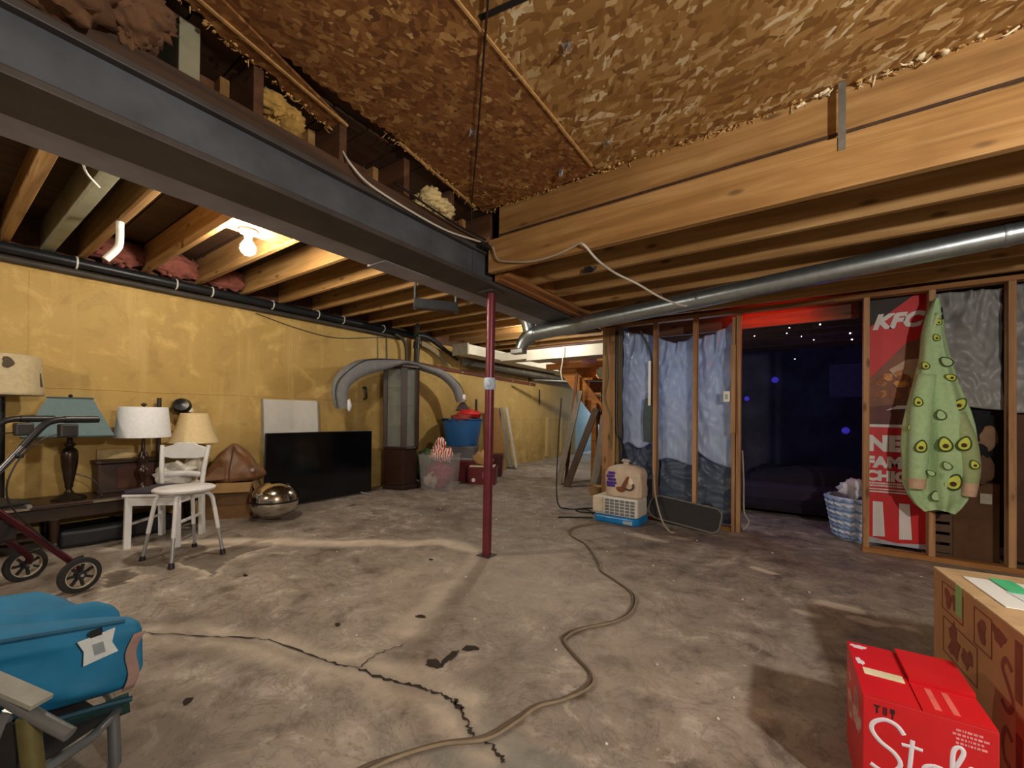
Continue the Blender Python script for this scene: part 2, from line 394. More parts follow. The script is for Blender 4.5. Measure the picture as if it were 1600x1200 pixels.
    me.polygons.foreach_set('loop_start', np.arange(0, f.size, 4)); me.update(calc_edges=True)
    me.polygons.foreach_set('use_smooth', np.ones(len(f), bool))
    at = me.color_attributes.new('wear', 'FLOAT_COLOR', 'POINT'); c = np.stack([pale, dark, cool, np.ones_like(pale)], 1).astype(np.float32); at.data.foreach_set('color', c.ravel())
    me.materials.append(M_floor); o = bpy.data.objects.new('floor', me); col.objects.link(o); o['kind'] = 'structure'
    return o
floor = build_floor()
M_crack = pm('crack_shadow', '#2b231d', .9, 0, .3, 30)
def ribbon(pts, w, seed, sub=10):
    rnd = random.Random(seed); P, _ = catmull([Vector((x, y, 0)) for x, y in pts], [1]*len(pts), sub); b = B(); prev = None
    for i, p in enumerate(P):
        d = (P[min(i+1, len(P)-1)]-P[max(i-1, 0)]).normalized(); s = Vector((-d.y, d.x, 0))
        p = p+s*rnd.uniform(-.008, .008); k = w*rnd.uniform(.15, 1.0)*(1 if 0 < i < len(P)-1 else .1)
        z = fz(p.x)+.0045
        a = b.m.verts.new((p.x+s.x*k, p.y+s.y*k, z)); c = b.m.verts.new((p.x-s.x*k, p.y-s.y*k, z))
        if prev: b.m.faces.new((prev[0], a, c, prev[1]))
        prev = (a, c)
    return b
O('crack', ribbon([(-2.75, .66), (-2.42, .86), (-2.16, 1.01), (-1.8, 1.07), (-1.6, 1.13)], .006, 3), M_crack, floor)
O('crack', ribbon([(-1.6, 1.13), (-1.44, 1.15), (-1.27, 1.2), (-1.15, 1.22), (-1.05, 1.2)], .011, 4), M_crack, floor)
O('crack', ribbon([(-1.12, 1.23), (-1.0, 1.17), (-.94, 1.13), (-.85, 1.13), (-.78, 1.1)], .008, 5), M_crack, floor)
O('crack', ribbon([(-1.6, 1.13), (-1.62, 1.25), (-1.58, 1.38)], .004, 6), M_crack, floor)
def pit(name, x, y, r, seed, sx, sy, rot):
    b = B(); b.prism(blob(18, r, .35, seed, sx, sy), .002, Matrix.Translation((x, y, fz(x)+.003)) @ Matrix.Rotation(rot, 4, 'Z')); O(name, b, M_crack, floor)
for k, a in enumerate(((-1.35, 1.35, .045, 1.0, .6, .3), (-1.33, 1.43, .06, .3, 1, .2), (-1.3, 1.54, .035, 1, .7, .4), (-1.73, 1.62, .03, 1, .5, .6), (-1.95, .62, .02, 1, .8, 0), (-2.02, 1.3, .018, 1, .7, 0), (-3.1, 1.3, .02, 1, .7, 0), (-2.35, 2.3, .02, 1, .6, .4))):
    pit('pit', a[0], a[1], a[2], k+30, a[3], a[4], a[5])

# ---------------------------------------------------------------- walls
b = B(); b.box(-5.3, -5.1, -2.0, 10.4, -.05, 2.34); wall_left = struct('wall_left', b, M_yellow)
for z, y0, y1, h in ((1.32, .2, 3.2, .018), (1.30, 3.2, 6.5, .012), (1.05, 6.5, 10.2, .014), (2.26, -1.0, 4.2, .03)):
    b = B(); n = 60
    b.grid(n, 4, lambda u, v: Vector((-5.1 + (.006 if 0 < v < 1 else -.002), y0+(y1-y0)*u, z + h*(v-.5) + .012*mnoise.noise(Vector((u*14, z, 0))))))
    O('form_ridge', b, M_yellow, wall_left, smooth=2)
for y, z0, z1 in ((.52, 1.32, 2.25), (2.6, 1.3, 2.2), (4.7, 1.0, 2.2), (6.4, .1, 1.05), (8.2, .1, 1.6)):
    b = B(); b.grid(4, 30, lambda u, v: Vector((-5.1+(.005 if 0 < u < 1 else -.002), y+.016*(u-.5)+.01*mnoise.noise(Vector((v*9, y, 1))), z0+(z1-z0)*v))); O('form_ridge', b, M_yellow, wall_left, smooth=2)
b = B(); b.box(-5.3, 2.6, -2.0, -1.8, -.05, 2.7); struct('wall_back', b, M_block)
b = B(); b.box(2.4, 2.6, -1.8, 8.2, -.05, 2.7); struct('wall_right', b, M_block)
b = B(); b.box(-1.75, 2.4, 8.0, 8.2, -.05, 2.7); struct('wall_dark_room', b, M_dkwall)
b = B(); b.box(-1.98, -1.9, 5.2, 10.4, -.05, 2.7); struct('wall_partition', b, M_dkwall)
# far end: wall with a doorway to a daylit room
b = B(); b.box(-4.35, -1.9, 10.3, 10.5, -.05, 2.7); b.box(-5.3, -4.35, 10.3, 10.5, 2.02, 2.7); struct('wall_far', b, pm('far_wall', '#8c8468', .8))
b = B(); b.box(-5.1, -3.9, 10.41, 12.6, -.05, .12); struct('floor_beyond', b, pm('pale_floor', '#b9bcc0', .6))
b = B(); b.box(-6.2, -3.0, 12.6, 12.7, -.05, 2.7); b.box(-5.3, -5.2, 10.5, 12.6, -.05, 2.7); b.box(-3.9, -3.8, 10.5, 12.6, -.05, 2.7); b.box(-5.3, -3.8, 10.5, 12.6, 2.5, 2.6); struct('wall_beyond', b, pm('pale_wall', '#a9b6b8', .8))
w = O('daylight_panel', B().box(-5.0, -4.5, 12.55, 12.6, 1.0, 1.95), pm('white_frame', '#d8dcdc', .5)); w['kind'] = 'structure'  # invented window; its glowing pane is added to give the doorway daylight
O('pane', B().box(-4.96, -4.54, 12.53, 12.56, 1.04, 1.91), emit('daylight_pane', (.62, .82, 1.0), 9), w)
b = B(); b.box(-5.1, -3.6, 8.9, 10.3, 0.0, .085); struct('floor_step', b, pm('pale_step', '#9a958e', .7))

b = B(); b.box(-5.16, -5.1, -2.0, 10.4, 2.34, 2.70); struct('wall_rim', b, M_old_shaded)
# ---------------------------------------------------------------- ceiling: deck, strand boards, joists
b = B(); b.box(-5.3, 2.6, -2.0, 10.5, 2.70, 2.74); ceiling = struct('ceiling', b, M_deck)
for k in range(30):  # underside boards of the old deck over the yellow-wall side
    y = -1.8+k*.2
    if k == 0: src = O('deck_board', B().box(-1.55, 1.55, .004, .194, 0, .022), M_deck, ceiling)
    o = src if k == 0 else inst(src, ceiling, (0, 0, 0)); o.location = (-3.5, y, 2.678)
def jag_panel(name, pts, z, th, jag, seed, mat=M_osb):
    rnd = random.Random(seed); out = []
    for i, (p, q) in enumerate(zip(pts, pts[1:]+pts[:1])):
        n = max(1, int(math.dist(p[:2], q[:2])/.022)) if p[2] else 1
        for k in range(n):
            t = k/n; x = p[0]+(q[0]-p[0])*t; y = p[1]+(q[1]-p[1])*t; L = math.dist(p[:2], q[:2]); nx, ny = -(q[1]-p[1])/L, (q[0]-p[0])/L
            j = (rnd.uniform(-jag, jag)+jag*1.5*mnoise.noise(Vector((x*5, y*5, seed)))) if p[2] and k else 0
            out.append((x+nx*j, y+ny*j))
    b = B(); b.prism(out, th, Matrix.Translation((0, 0, z))); return O(name, b, mat, ceiling)
jag_panel('strand_board_panel', [(-1.05, -1.78, 0), (-1.052, 2.455, 1), (2.38, 2.56, 0), (2.38, -1.78, 0)], 2.665, .013, .012, 1)
jag_panel('strand_board_panel', [(-1.72, -1.78, 0), (-1.06, -1.78, 0), (-1.06, 2.45, 1), (-1.99, 2.45, 1), (-1.9, 1.9, 1), (-1.86, 1.45, 1), (-1.84, .9, 1), (-1.76, .3, 1)], 2.663, .012, .014, 2, M_osb2)
jag_panel('strand_board_strip', [(-1.72, -.6, 0), (-1.755, .63, 0), (-1.97, 1.29, 1), (-2.06, 1.25, 1), (-1.99, .95, 1), (-1.86, .5, 1), (-1.8, -.6, 0)], 2.64, .012, .016, 3, M_osb2)
M_edge = pm('raw_board_edge', '#b78f58', .8, 0, .3, 40)
def strip(name, p, q, w, h, mat, parent): return O(name, B().bar(p, q, w, h), mat, parent)
strip('board_edge', (-1.054, .3, 2.662), (-1.054, 1.95, 2.662), .010, .012, M_edge, ceiling)
strip('board_edge', (-1.056, 1.93, 2.661), (-1.060, 2.36, 2.661), .012, .012, M_edge, ceiling)
strip('board_edge', (-1.74, .2, 2.638), (-1.965, 1.285, 2.638), .012, .012, M_edge, ceiling)
strip('board_edge', (-1.87, 1.55, 2.658), (-1.975, 2.34, 2.658), .012, .014, M_edge, ceiling)
strip('saw_cut', (-1.03, 1.235, 2.663), (-.60, 1.31, 2.663), .022, .006, pm('burnt_cut', '#140c07', .9), ceiling)
# splinters and fluff along the torn board edges
def tufts(name, path, n, size, seed, mat, jag=.02):
    rnd = random.Random(seed); b = B()
    for k in range(n):
        t = rnd.random()*(len(path)-1); i = int(t); f = t-i; p = Vector(path[i])*(1-f)+Vector(path[min(i+1, len(path)-1)])*f
        p += Vector((rnd.uniform(-jag, jag), rnd.uniform(-jag, jag), rnd.uniform(-.012, .004))); s = size*rnd.uniform(.3, 1.3)
        d = Vector((rnd.uniform(-1, 1), rnd.uniform(-1, 1), rnd.uniform(-1.1, .1))).normalized()
        if rnd.random() < .5: b.tube([p, p+d*s*1.4+Vector((0, 0, -.3*s)), p+d*s*2.2], [s*.2, s*.16, s*.03], 5)
        else: b.ball(p, s*.5, 7, (rnd.uniform(.7, 1.6), rnd.uniform(.7, 1.6), .7), .8, k, 9)
    o = O(name, b, mat, ceiling, smooth=2); o['kind'] = 'stuff'; return o
M_fluff = pm('insulation_fluff', '#d9c48f', .95, 0, .25, 30, .3)
M_split = pm('torn_strands', '#c69d5f', .9, 0, .35, 30, .3)
tufts('torn_strands', [(-1.95, 2.44, 2.66), (-1.05, 2.44, 2.66)], 90, .010, 1, M_split)
tufts('torn_strands', [(-1.05, 2.44, 2.66), (2.3, 2.44, 2.66)], 260, .014, 2, M_split)
tufts('insulation_tufts', [(-.2, 2.435, 2.655), (2.2, 2.435, 2.655)], 60, .022, 3, pm('pale_fluff', '#e8dcbd', .95, 0, .15, 30))
tufts('torn_strands', [(-1.86, .5, 2.64), (-1.99, .95, 2.64), (-2.06, 1.25, 2.64)], 90, .011, 4, M_split)
tufts('torn_strands', [(-1.86, 1.45, 2.66), (-1.9, 1.9, 2.66), (-1.98, 2.36, 2.65)], 90, .011, 5, M_split)
def fluff(name, c, r, sc, seed, mat):
    b = B()
    for k in range(9):
        rnd = random.Random(seed*50+k); b.ball(Vector(c)+Vector((rnd.uniform(-.8, .8)*r*sc[0], rnd.uniform(-.8, .8)*r*sc[1], rnd.uniform(-.5, .5)*r*sc[2])), r*rnd.uniform(.4, .7), 30, (rnd.uniform(.8, 1.5), rnd.uniform(.8, 1.5), rnd.uniform(.6, 1)), .36, seed*9+k, 12)
    return O(name, b, mat, ceiling, smooth=2)
fluff('insulation_batt', (-2.02, 1.95, 2.50), .10, (.8, 1.2, .8), 1, M_fluff)
fluff('insulation_batt', (-2.12, .99, 2.58), .09, (.6, 1.2, .8), 2, pm('yellow_batt', '#b38f4c', .95, 0, .3, 20, .4))
fluff('insulation_batt', (-1.98, .28, 2.52), .16, (.5, 1.4, .7), 3, pm('brown_paper_batt', '#6f5038', .95, 0, .3, 10, .4))
M_pink = pm('pink_insulation', '#8f5347', .95, 0, .35, 16, .5)

def joist(y, x0, x1, z0, z1, mat, th=.04, name='joist'):
    xc = (x0+x1)/2
    o = O(name, B().box(x0-xc, x1-xc, -th/2, th/2, 0, z1-z0), mat, ceiling, bevel=.003); o.location = (xc, y, z0); return o
# left side: joists bear on the steel beam and run to the yellow wall
for k in range(-5, 24):
    y = .39+.417*k
    if y < -1.7 or y > 10.2: continue
    joist(y, -5.1, -2.2 if y < 4.7 else -2.0, 2.43, 2.675, M_joist)
    if y < 4.7: joist(y+.045, -2.34, -1.97+.02*math.sin(k*3), 2.43, 2.67, M_old_shaded, .042, 'shaded_joist_end')  # dark joist ends put in to imitate shade in the gap over the beam
o = joist(.61, -5.1, -2.0, 2.43, 2.675, pm('pale_grey_lumber', '#8d8a72', .7, 0, .2, 5), .07)
for k, y in enumerate((.39, .807, 1.224, 1.641, 2.058)):  # pink batts in the rim of the bays
    if k in (0, 4): continue
    b = B(); b.ball((0, 0, 0), 1, 24, (.09, .2, .11), .45, k, 20); o = O('rim_insulation', b, M_pink, ceiling, smooth=2); o.location = (-5.0, y+.21, 2.55)
for k in range(-4, 10):  # blocking over the beam
    y = .39+.417*k
    if k in (1, 3, 4): continue
    O('blocking', B().box(-2.30, -2.26, y+.022, y+.395, 2.40, 2.67), M_old_shaded, ceiling)
# right side: joists at their lower level
for k in range(0, 14):
    y = 2.475+.405*k
    joist(y, -1.84, 2.38, 2.195 if k else 2.40, 2.44 if k else 2.665, M_joist if y < 4.7 else M_old_shaded)
joist(2.43, -1.90, 2.38, 2.175, 2.415, M_joist, .045)          # sistered plank in front of the first joist
for k in range(0, 6): O('blocking', B().box(-1.86, -1.82, 2.50+.405*k, 2.86+.405*k, 2.2, 2.44), M_woody, ceiling)
O('ledger', B().box(-1.925, -1.86, 2.52, 4.60, 2.145, 2.235), M_woody, ceiling, bevel=.004)
O('ledger', B().box(-1.86, -1.79, 2.52, 4.60, 2.165, 2.195), M_woody, ceiling, bevel=.003)
O('subfloor_board', B().box(-1.84, 2.38, 2.45, 8.0, 2.445, 2.46), M_deck, ceiling)
O('metal_strap', B().box(.135, .163, 2.402, 2.408, 2.35, 2.66), M_galv, ceiling)
for k in range(7): pass
# cross block with the bulb
O('cross_block', B().box(-3.36, -3.14, 1.245, 1.62, 2.44, 2.475), M_woody, ceiling)

# ---------------------------------------------------------------- stud wall
wall_stud = bpy.data.objects.new('wall_stud', None); col.objects.link(wall_stud); wall_stud['kind'] = 'structure'
def stud(x, y=4.65, z0=.04, z1=2.155, w=.04, d=.09):
    o = O('stud', B().box(-w/2, w/2, -d/2, d/2, 0, z1-z0), M_stud, wall_stud, bevel=.003); o.location = (x, y, z0)
for x in (-1.31, -.905, .455, .853, 1.276, 1.69, 2.1): stud(x)
stud(-.505, z0=0); stud(-.548, z0=.0, w=.03, z1=2.12)
O('top_plate', B().box(-1.9, 2.38, 4.605, 4.695, 2.155, 2.193), M_plate, wall_stud, bevel=.003)
O('bottom_plate', B().box(.43, 2.38, 4.605, 4.695, .0, .04), M_plate, wall_stud, bevel=.003)
O('bottom_plate', B().box(-1.75, -.56, 4.62, 4.695, .0, .04), M_plate, wall_stud, bevel=.003)
O('corner_post', B().box(-1.90, -1.745, 4.57, 4.70, 0, 2.155), M_stud, wall_stud, bevel=.004)
O('corner_post_strip', B().box(-1.74, -1.705, 4.59, 4.69, 0, 2.155), wood('greenish_stud', 'z', '#5c4a2a', '#7d6b42', '#968458'), wall_stud, bevel=.003)
O('corner_shim', B().box(-1.80, -1.75, 4.55, 4.575, 1.98, 2.06), M_stud, wall_stud)

# ================================================================ overhead things
t = T('steel_beam', 'dark grey painted steel I-beam running overhead to the maroon post', 'beam', (-2.065, 0, 2.115)); t.location = (-2.065, 0, 2.115)
O('web', B().box(-2.15, -1.965, -1.8, 4.6, 2.14, 2.33), M_steel, t, world=True)
O('bottom_flange', B().box(-2.20, -1.93, -1.8, 4.6, 2.115, 2.145), M_steeldk, t, world=True, bevel=.004)
O('nailer', B().box(-2.20, -1.955, -1.8, 4.6, 2.355, 2.43), wood('dark_nailer', 'y', '#2e1f14', '#493222', '#5f4530'), t, world=True)
O('top_flange', B().box(-2.20, -1.93, -1.8, 4.6, 2.325, 2.355), M_steeldk, t, world=True, bevel=.004)
M_gplank = pm('grey_plank', '#94939a', .7, 0, .15, 5)
for y0, y1, dz in ((-1.8, 1.72, 0), (1.72, 2.12, -.008), (2.12, 4.6, 0)):
    O('soffit_plank', B().box(-2.39, -2.201, y0+.004, y1-.004, 2.12+dz, 2.14+dz), M_gplank, t, world=True, bevel=.002)
O('splice_plate', B().box(-1.966, -1.958, 2.30, 2.52, 2.15, 2.325), M_steel, t, world=True)
t = T('support_post', 'slim maroon steel support post with a taped joint', 'post', (-2.07, 2.64, 0))
M_maroon = pm('maroon_paint', '#6c2a35', .35, .2, .2, 10, .05)
O('shaft', B().tube([(0, 0, 0), (.022, 0, 2.1)], .037, 24), M_maroon, t, smooth=True)
O('top_plate', B().box(-.05, .09, -.08, .08, 2.098, 2.114), M_steeldk, t)
O('tape_wrap', B().lathe([(.041, 1.33), (.047, 1.345), (.05, 1.38), (.047, 1.41), (.041, 1.425)], 20, (.014, 0, 0)).ball((.035, -.035, 1.375), .022, 10, (1, 1, 1.3)), pm('pale_blue_tape', '#b9cbe0', .5), t, smooth=True)
O('foot_plate', B().box(-.06, .06, -.06, .06, .0, .006), M_steeldk, t)

t = T('ceiling_bulb', 'lit bare bulb in a white porcelain socket between joists', 'light bulb', (-3.27, 1.36, 2.44))
M_porc = pm('white_porcelain', '#e6e2d8', .3, 0, .04)
O('socket_base', B().lathe([(.058, 0), (.062, -.012), (.055, -.024), (.03, -.03), (.024, -.055), (.02, -.056)], 28), M_porc, t, smooth=True)
bulb = B(); bulb.lathe([(.014, -.054), (.018, -.066), (.032, -.088), (.048, -.115), (.050, -.138), (.042, -.162), (.022, -.178), (.003, -.183)], 24)
O('glass_bulb', bulb, emit('lit_bulb_glass', (1.0, .89, .72), 410), t, smooth=True)

# wall pipes
M_pipe = pm('black_pipe', '#23262b', .38, .3, .3, 6, .06)
M_pipe2 = pm('grimy_pipe', '#3d3731', .6, .1, .35, 6, .1)
t = T('drain_pipe', 'thick glossy black drain pipe along the top of the yellow wall', 'pipe', (-5.03, 1.0, 2.33))
O('pipe_run', B().tube([(-5.03, -1.7, 2.38), (-5.02, 2.0, 2.378), (-5.01, 4.35, 2.375), (-4.98, 4.6, 2.37)], .042, 16), M_pipe, t, smooth=True, world=True)
M_clamp = pm('white_clamp', '#d9d9d4', .5)
for y in (.77, 1.45, 1.75, 2.35, 2.9, 3.25, 3.9):
    pts = [(-5.08, y, 2.425)] + [(-5.02+.048*math.cos(a), y, 2.378+.048*math.sin(a)) for a in [R(100-25*q) for q in range(9)]]
    O('clamp', B().tube(pts, .007, 6), M_clamp, t, smooth=True, world=True, label='white strap clamp')
one('drain_pipe', B().tube([(-5.055, -1.7, 2.305), (-5.055, 4.3, 2.303)], .028, 14), M_pipe2, 'thinner grimy grey-brown pipe under the black drain pipe', 'pipe', smooth=True)
one('vent_pipe', B().tube([(-3.85, .796, 2.428), (-3.85, .795, 2.29), (-3.855, .785, 2.245), (-3.86, .76, 2.20), (-3.87, .73, 2.155)], .022, 14, smooth=4), pm('white_pvc', '#d6d2c6', .4), 'short white plastic pipe with an elbow hanging between joists', 'pipe', smooth=True)
t = T('pipe_stack', 'branching black pipes dropping down the yellow wall above the cabinet', 'pipe', (-4.98, 4.45, 1.85))
O('riser', B().tube([(-4.97, 4.52, 2.36), (-4.97, 4.5, 1.86)], .045, 14), M_pipe2, t, smooth=True, world=True)
O('elbow', B().tube([(-5.0, 4.1, 2.33), (-5.0, 4.25, 2.28), (-5.0, 4.32, 2.15), (-5.0, 4.33, 1.9)], .025, 12, smooth=5), M_pipe2, t, smooth=True, world=True)
O('branch', B().tube([(-4.95, 4.45, 2.38), (-4.75, 4.3, 2.385), (-4.45, 4.05, 2.385)], .035, 12, smooth=4), M_pipe, t, smooth=True, world=True)
O('branch', B().tube([(-4.97, 4.5, 2.38), (-4.95, 4.75, 2.37), (-4.93, 5.1, 2.22), (-4.93, 5.42, 2.09)], [.05, .045, .035, .025], 12, smooth=5), M_pipe, t, smooth=True, world=True)
O('coupling', B().tube([(-4.97, 4.51, 2.27), (-4.97, 4.5, 2.17)], .053, 14), M_pipe, t, smooth=True, world=True)
one('foam_strip', B().tube([(-4.98, 4.62, 2.27), (-4.98, 4.85, 2.22), (-4.98, 5.08, 2.10), (-4.98, 5.3, 1.96)], [(.012, .04), (.012, .045), (.012, .04), (.01, .015)], 8, smooth=5), pm('tan_foam', '#8d8064', .8), 'tan curved strip hanging under the branching black pipe', 'strip', smooth=True)  # plain tan colour for the strip
t = T('hanging_tray', 'dark rectangular pan slung under the joists near the post', 'tray', (-3.03, 3.0, 2.19))
O('pan', B().box(-.02, .02, -.22, .22, 0, .09), pm('dull_duct', '#5a5d63', .5, .5), t, bevel=.003).rotation_euler = (0, 0, R(-35))
O('rail', B().box(-.03, .03, -.235, .235, -.012, .004), M_steeldk, t).rotation_euler = (0, 0, R(-35))
for s in (-1, 1):
    O('hanger', B().box(-.012+s*.115, .012+s*.115, -.012+s*.17, .012+s*.17, -.02, .245), M_galv, t)
# round duct with elbow
t = T('round_duct', 'long round galvanised duct slung below the joists', 'duct', (-.6, 3.75, 2.0))
L0, L1 = Vector((-2.36, 3.84, 2.02)), Vector((1.30, 3.49, 2.19))
def lerp(a, q, k): return a+(q-a)*k
sec = [0, .34, .62, .92, 1.0]; rr = [.078, .074, .07, .065, .064]
O('duct_run', B().tube([lerp(L0, L1, q) for q in sec], rr, 32), M_galv, t, smooth=True, world=True)
for q, r_ in ((.004, .083), (.45, .076), (.905, .07), (.93, .069)):
    O('seam_band', B().tube([lerp(L0, L1, q-.004), lerp(L0, L1, q), lerp(L0, L1, q+.004)], [r_*.985, r_*1.015, r_*.985], 32), M_galv, t, smooth=True, world=True)
O('elbow', B().tube([L0+Vector((.02, 0, 0)), L0+Vector((-.05, .0, .0)), (-2.47, 3.85, 1.985), (-2.53, 3.84, 1.93), (-2.56, 3.83, 1.86)], [.08, .086, .085, .07, .06], 24, smooth=4), M_galv, t, smooth=True, world=True)
O('takeoff_collar', B().tube([(-2.43, 3.84, 2.03), (-2.45, 3.82, 2.12), (-2.47, 3.81, 2.2)], [.08, .072, .085], 24, smooth=3), M_galv, t, smooth=True, world=True)
O('end_clamp', B().box(-2.66, -2.5, 3.78, 3.88, 1.81, 1.865), pm('clamp_steel', '#aeb2b2', .4, .7), t, world=True, bevel=.008)
O('hanger_strap', B().bar((-.98, 3.70, 2.12), (-1.03, 3.66, 2.26), .022, .003), M_galv, t, world=True)
O('foil_tape', B().tube([(-.78, 3.665, 2.11), (-.70, 3.655, 2.14), (-.64, 3.66, 2.17)], [.012, .016, .012], 8, smooth=3), pm('tape_shreds', '#272522', .6), t, world=True, smooth=True)
O('foil_patch', B().ball((-.60, 3.665, 2.115), .028, 10, (1, .6, 1), .4, 3), pm('white_mastic', '#d9dcda', .5), t, world=True, smooth=True)
# white rectangular ducts
M_wduct = pm('white_sheet_metal', '#d0cdc0', .5, .1, .1, 5)
t = T('rectangular_duct', 'cream rectangular trunk duct crossing in front of the stairs', 'duct', (-3.1, 6.0, 2.06))
O('duct_box', B().box(-3.85, -2.02, 5.95, 6.35, 2.065, 2.25), M_wduct, t, world=True, bevel=.006)
O('flange', B().box(-2.02, -2.0, 5.93, 6.37, 2.05, 2.26), M_wduct, t, world=True)
O('top_band', B().box(-3.87, -2.02, 5.93, 5.95, 2.245, 2.275), pm('duct_dark_band', '#4a3020', .7), t, world=True)
t = T('rectangular_duct', 'shorter cream rectangular duct hung close to the yellow wall', 'duct', (-4.4, 6.0, 2.08))
O('duct_box', B().box(-4.72, -4.42, 5.1, 8.6, 2.12, 2.28), M_wduct, t, world=True, bevel=.006)
O('duct_branch', B().box(-4.42, -3.87, 5.98, 6.3, 2.10, 2.24), M_wduct, t, world=True, bevel=.006)
O('end_cap', B().box(-4.735, -4.405, 5.07, 5.1, 2.105, 2.295), pm('duct_end', '#9a9482', .6), t, world=True)
t = T('duct_clutter', 'grey lagged pipe bundle along the far end of the yellow wall', 'pipe', (-4.85, 7.5, 2.0))
O('lagging', B().tube([(-4.95, 5.6, 2.09), (-4.93, 7.0, 2.07), (-4.9, 8.5, 2.05), (-4.9, 10.2, 2.03)], .085, 12), pm('grey_lagging', '#6a6558', .9, 0, .3, 8, .4), t, smooth=True, world=True)
O('pipe_run', B().tube([(-4.8, 5.6, 2.02), (-4.75, 10.2, 1.95)], .025, 10), M_pipe2, t, smooth=True, world=True)
O('lower_pipe', B().tube([(-4.6, 7.4, 1.88), (-3.6, 8.6, 1.86)], .02, 8), M_galv, t, smooth=True, world=True)

# cables
M_white_cable = pm('white_cable', '#cfcabf', .5, 0, .08)
M_black_cable = pm('black_cable', '#17171a', .45)
M_tan_cable = pm('tan_cable', '#a89f8f', .55)
def cable(name, pts, r, mat, label, group=None, smooth=6): return one(name, B().tube(pts, r, 7, smooth=smooth), mat, label, 'cable', group, smooth=True)
cable('power_cable', [(-1.98, 1.27, 2.50), (-1.93, 1.29, 2.42), (-1.915, 1.40, 2.36), (-1.915, 1.70, 2.335), (-1.915, 2.0, 2.335), (-1.91, 2.30, 2.375), (-1.90, 2.40, 2.375)], .006, M_white_cable, 'white cable sagging along the face of the steel beam')
cable('power_cable', [(-1.90, 1.55, 2.44), (-1.90, 1.85, 2.41), (-1.90, 2.1, 2.40), (-1.89, 2.36, 2.40)], .007, M_black_cable, 'black cable lying along the top flange of the steel beam')
one('junction_box', B().box(-1.925, -1.865, 2.30, 2.40, 2.335, 2.365), pm('junction_black', '#15161a', .5), 'small black bracket box at the end of the beam cables', 'box', bevel=.005)
cable('power_cable', [(-1.84, 2.385, 2.345), (-1.80, 2.385, 2.25), (-1.72, 2.385, 2.215), (-1.51, 2.385, 2.172), (-1.31, 2.385, 2.178), (-1.15, 2.385, 2.215)], .0065, M_tan_cable, 'tan cable looped along the face of the nearest joist')
cable('power_cable', [(-1.15, 2.385, 2.215), (-1.11, 2.385, 2.185), (-1.08, 2.5, 2.13), (-1.08, 2.8, 2.135), (-.98, 3.0, 2.09), (-.88, 3.2, 2.03), (-.80, 3.45, 2.015), (-.77, 3.58, 2.03)], .0075, M_white_cable, 'white cable swagged from the joist down to the round duct')
b = B(); rnd = random.Random(5); pts = [(-1.284+.045*math.sin(k*2.1)+rnd.uniform(-.01, .01), 2.83+.018*math.cos(k*1.3), 2.205+.018*math.sin(k*3.3)) for k in range(16)]
one('wire_tangle', b.tube(pts, .005, 6, smooth=4), pm('dark_wire', '#33373f', .4, .4), 'small tangle of dark wire hung on the second joist', 'wire', smooth=True)
one('thin_wire', B().tube([(-.60, .80, 2.655), (-.958, 1.196, 2.652), (-1.5, 1.79, 2.645), (-1.985, 2.31, 2.655), (-1.99, 2.33, 2.40)], .0045, 6), pm('rusty_wire', '#2a1710', .7), 'thin dark wire stretched across the strand board ceiling', 'wire', smooth=True)
cable('hanging_wire', [(-3.0, .47, 2.60), (-3.0, .47, 2.48), (-3.02, .48, 2.40), (-3.05, .50, 2.36), (-3.18, .57, 2.36)], .005, M_white_cable, 'white wire end dangling between the left joists')
for k, (x, y, lab) in enumerate(((-.806, 1.53, 'shiny bent metal bracket screwed to the middle of the strand board'), (-1.472, 1.71, 'small silver bracket beside the thin ceiling wire'), (-1.244, 2.30, 'rounded silver bracket at the torn board edge'), (-.899, 2.20, 'pointed silver clip near the strand board seam'))):
    b = B(); b.box(-.018, .018, -.012, .012, -.004, 0); b.box(.010, .014, -.012, .012, -.03, 0); b.tube([(-.01, 0, -.002), (-.012, .006, -.03)], [.007, .004], 8); b.bar((.0, .01, -.004), (-.02, .012, -.032), .012, .003)
    o = one('metal_bracket', b, pm('bright_zinc', '#c9cdd2', .25, .9), lab, 'bracket'); o.location = (x, y, 2.63); o.rotation_euler.z = k*1.1
cable('wall_wire', [(-5.08, 2.2, 2.26), (-5.085, 2.7, 2.17), (-5.085, 3.2, 2.14), (-5.085, 3.8, 2.24), (-5.08, 4.0, 2.27)], .006, pm('grey_wire', '#5a4d3a', .6), 'thin grey wire swagged across the top of the yellow wall')
for y, lab in ((3.86, 'thin vertical cable on the yellow wall, nearer the television'), (4.02, 'doubled vertical cable on the yellow wall behind the cabinet')):
    one('wall_wire', B().tube([(-5.09, y, 2.28), (-5.09, y+.01, 2.0), (-5.09, y-.01, 1.75)], .006 if y < 4 else .011, 6), pm('grey_wire', '#5a4d3a', .6), lab, 'cable', smooth=True)
t = T('wall_rail', 'long brown wooden rail with red marks fixed to the yellow wall', 'rail', (-5.08, 6.4, 1.85))
M_rail = wood('rail_wood', 'y', '#4a2415', '#6b3620', '#8a4c2e')
O('rail_board', B().bar((-5.085, 4.62, 1.945), (-5.085, 8.25, 1.85), .028, .065), M_rail, t, world=True, bevel=.004)
for y in (4.9, 5.7, 6.5, 7.3, 8.0): O('screw', B().ball((-5.068, y, 1.937-(y-4.62)*.026), .012, 8), M_clamp, t, world=True)
one('hook_plate', B().lathe([(.0, .0), (.05, 0), (.05, .02), (.0, .025)], 14, cap=False, mat=Matrix.Translation((-5.085, 8.0, 1.95)) @ Matrix.Rotation(R(90), 4, 'Y')), M_rail, 'round brown knob on the wall above the far end of the rail', 'knob')
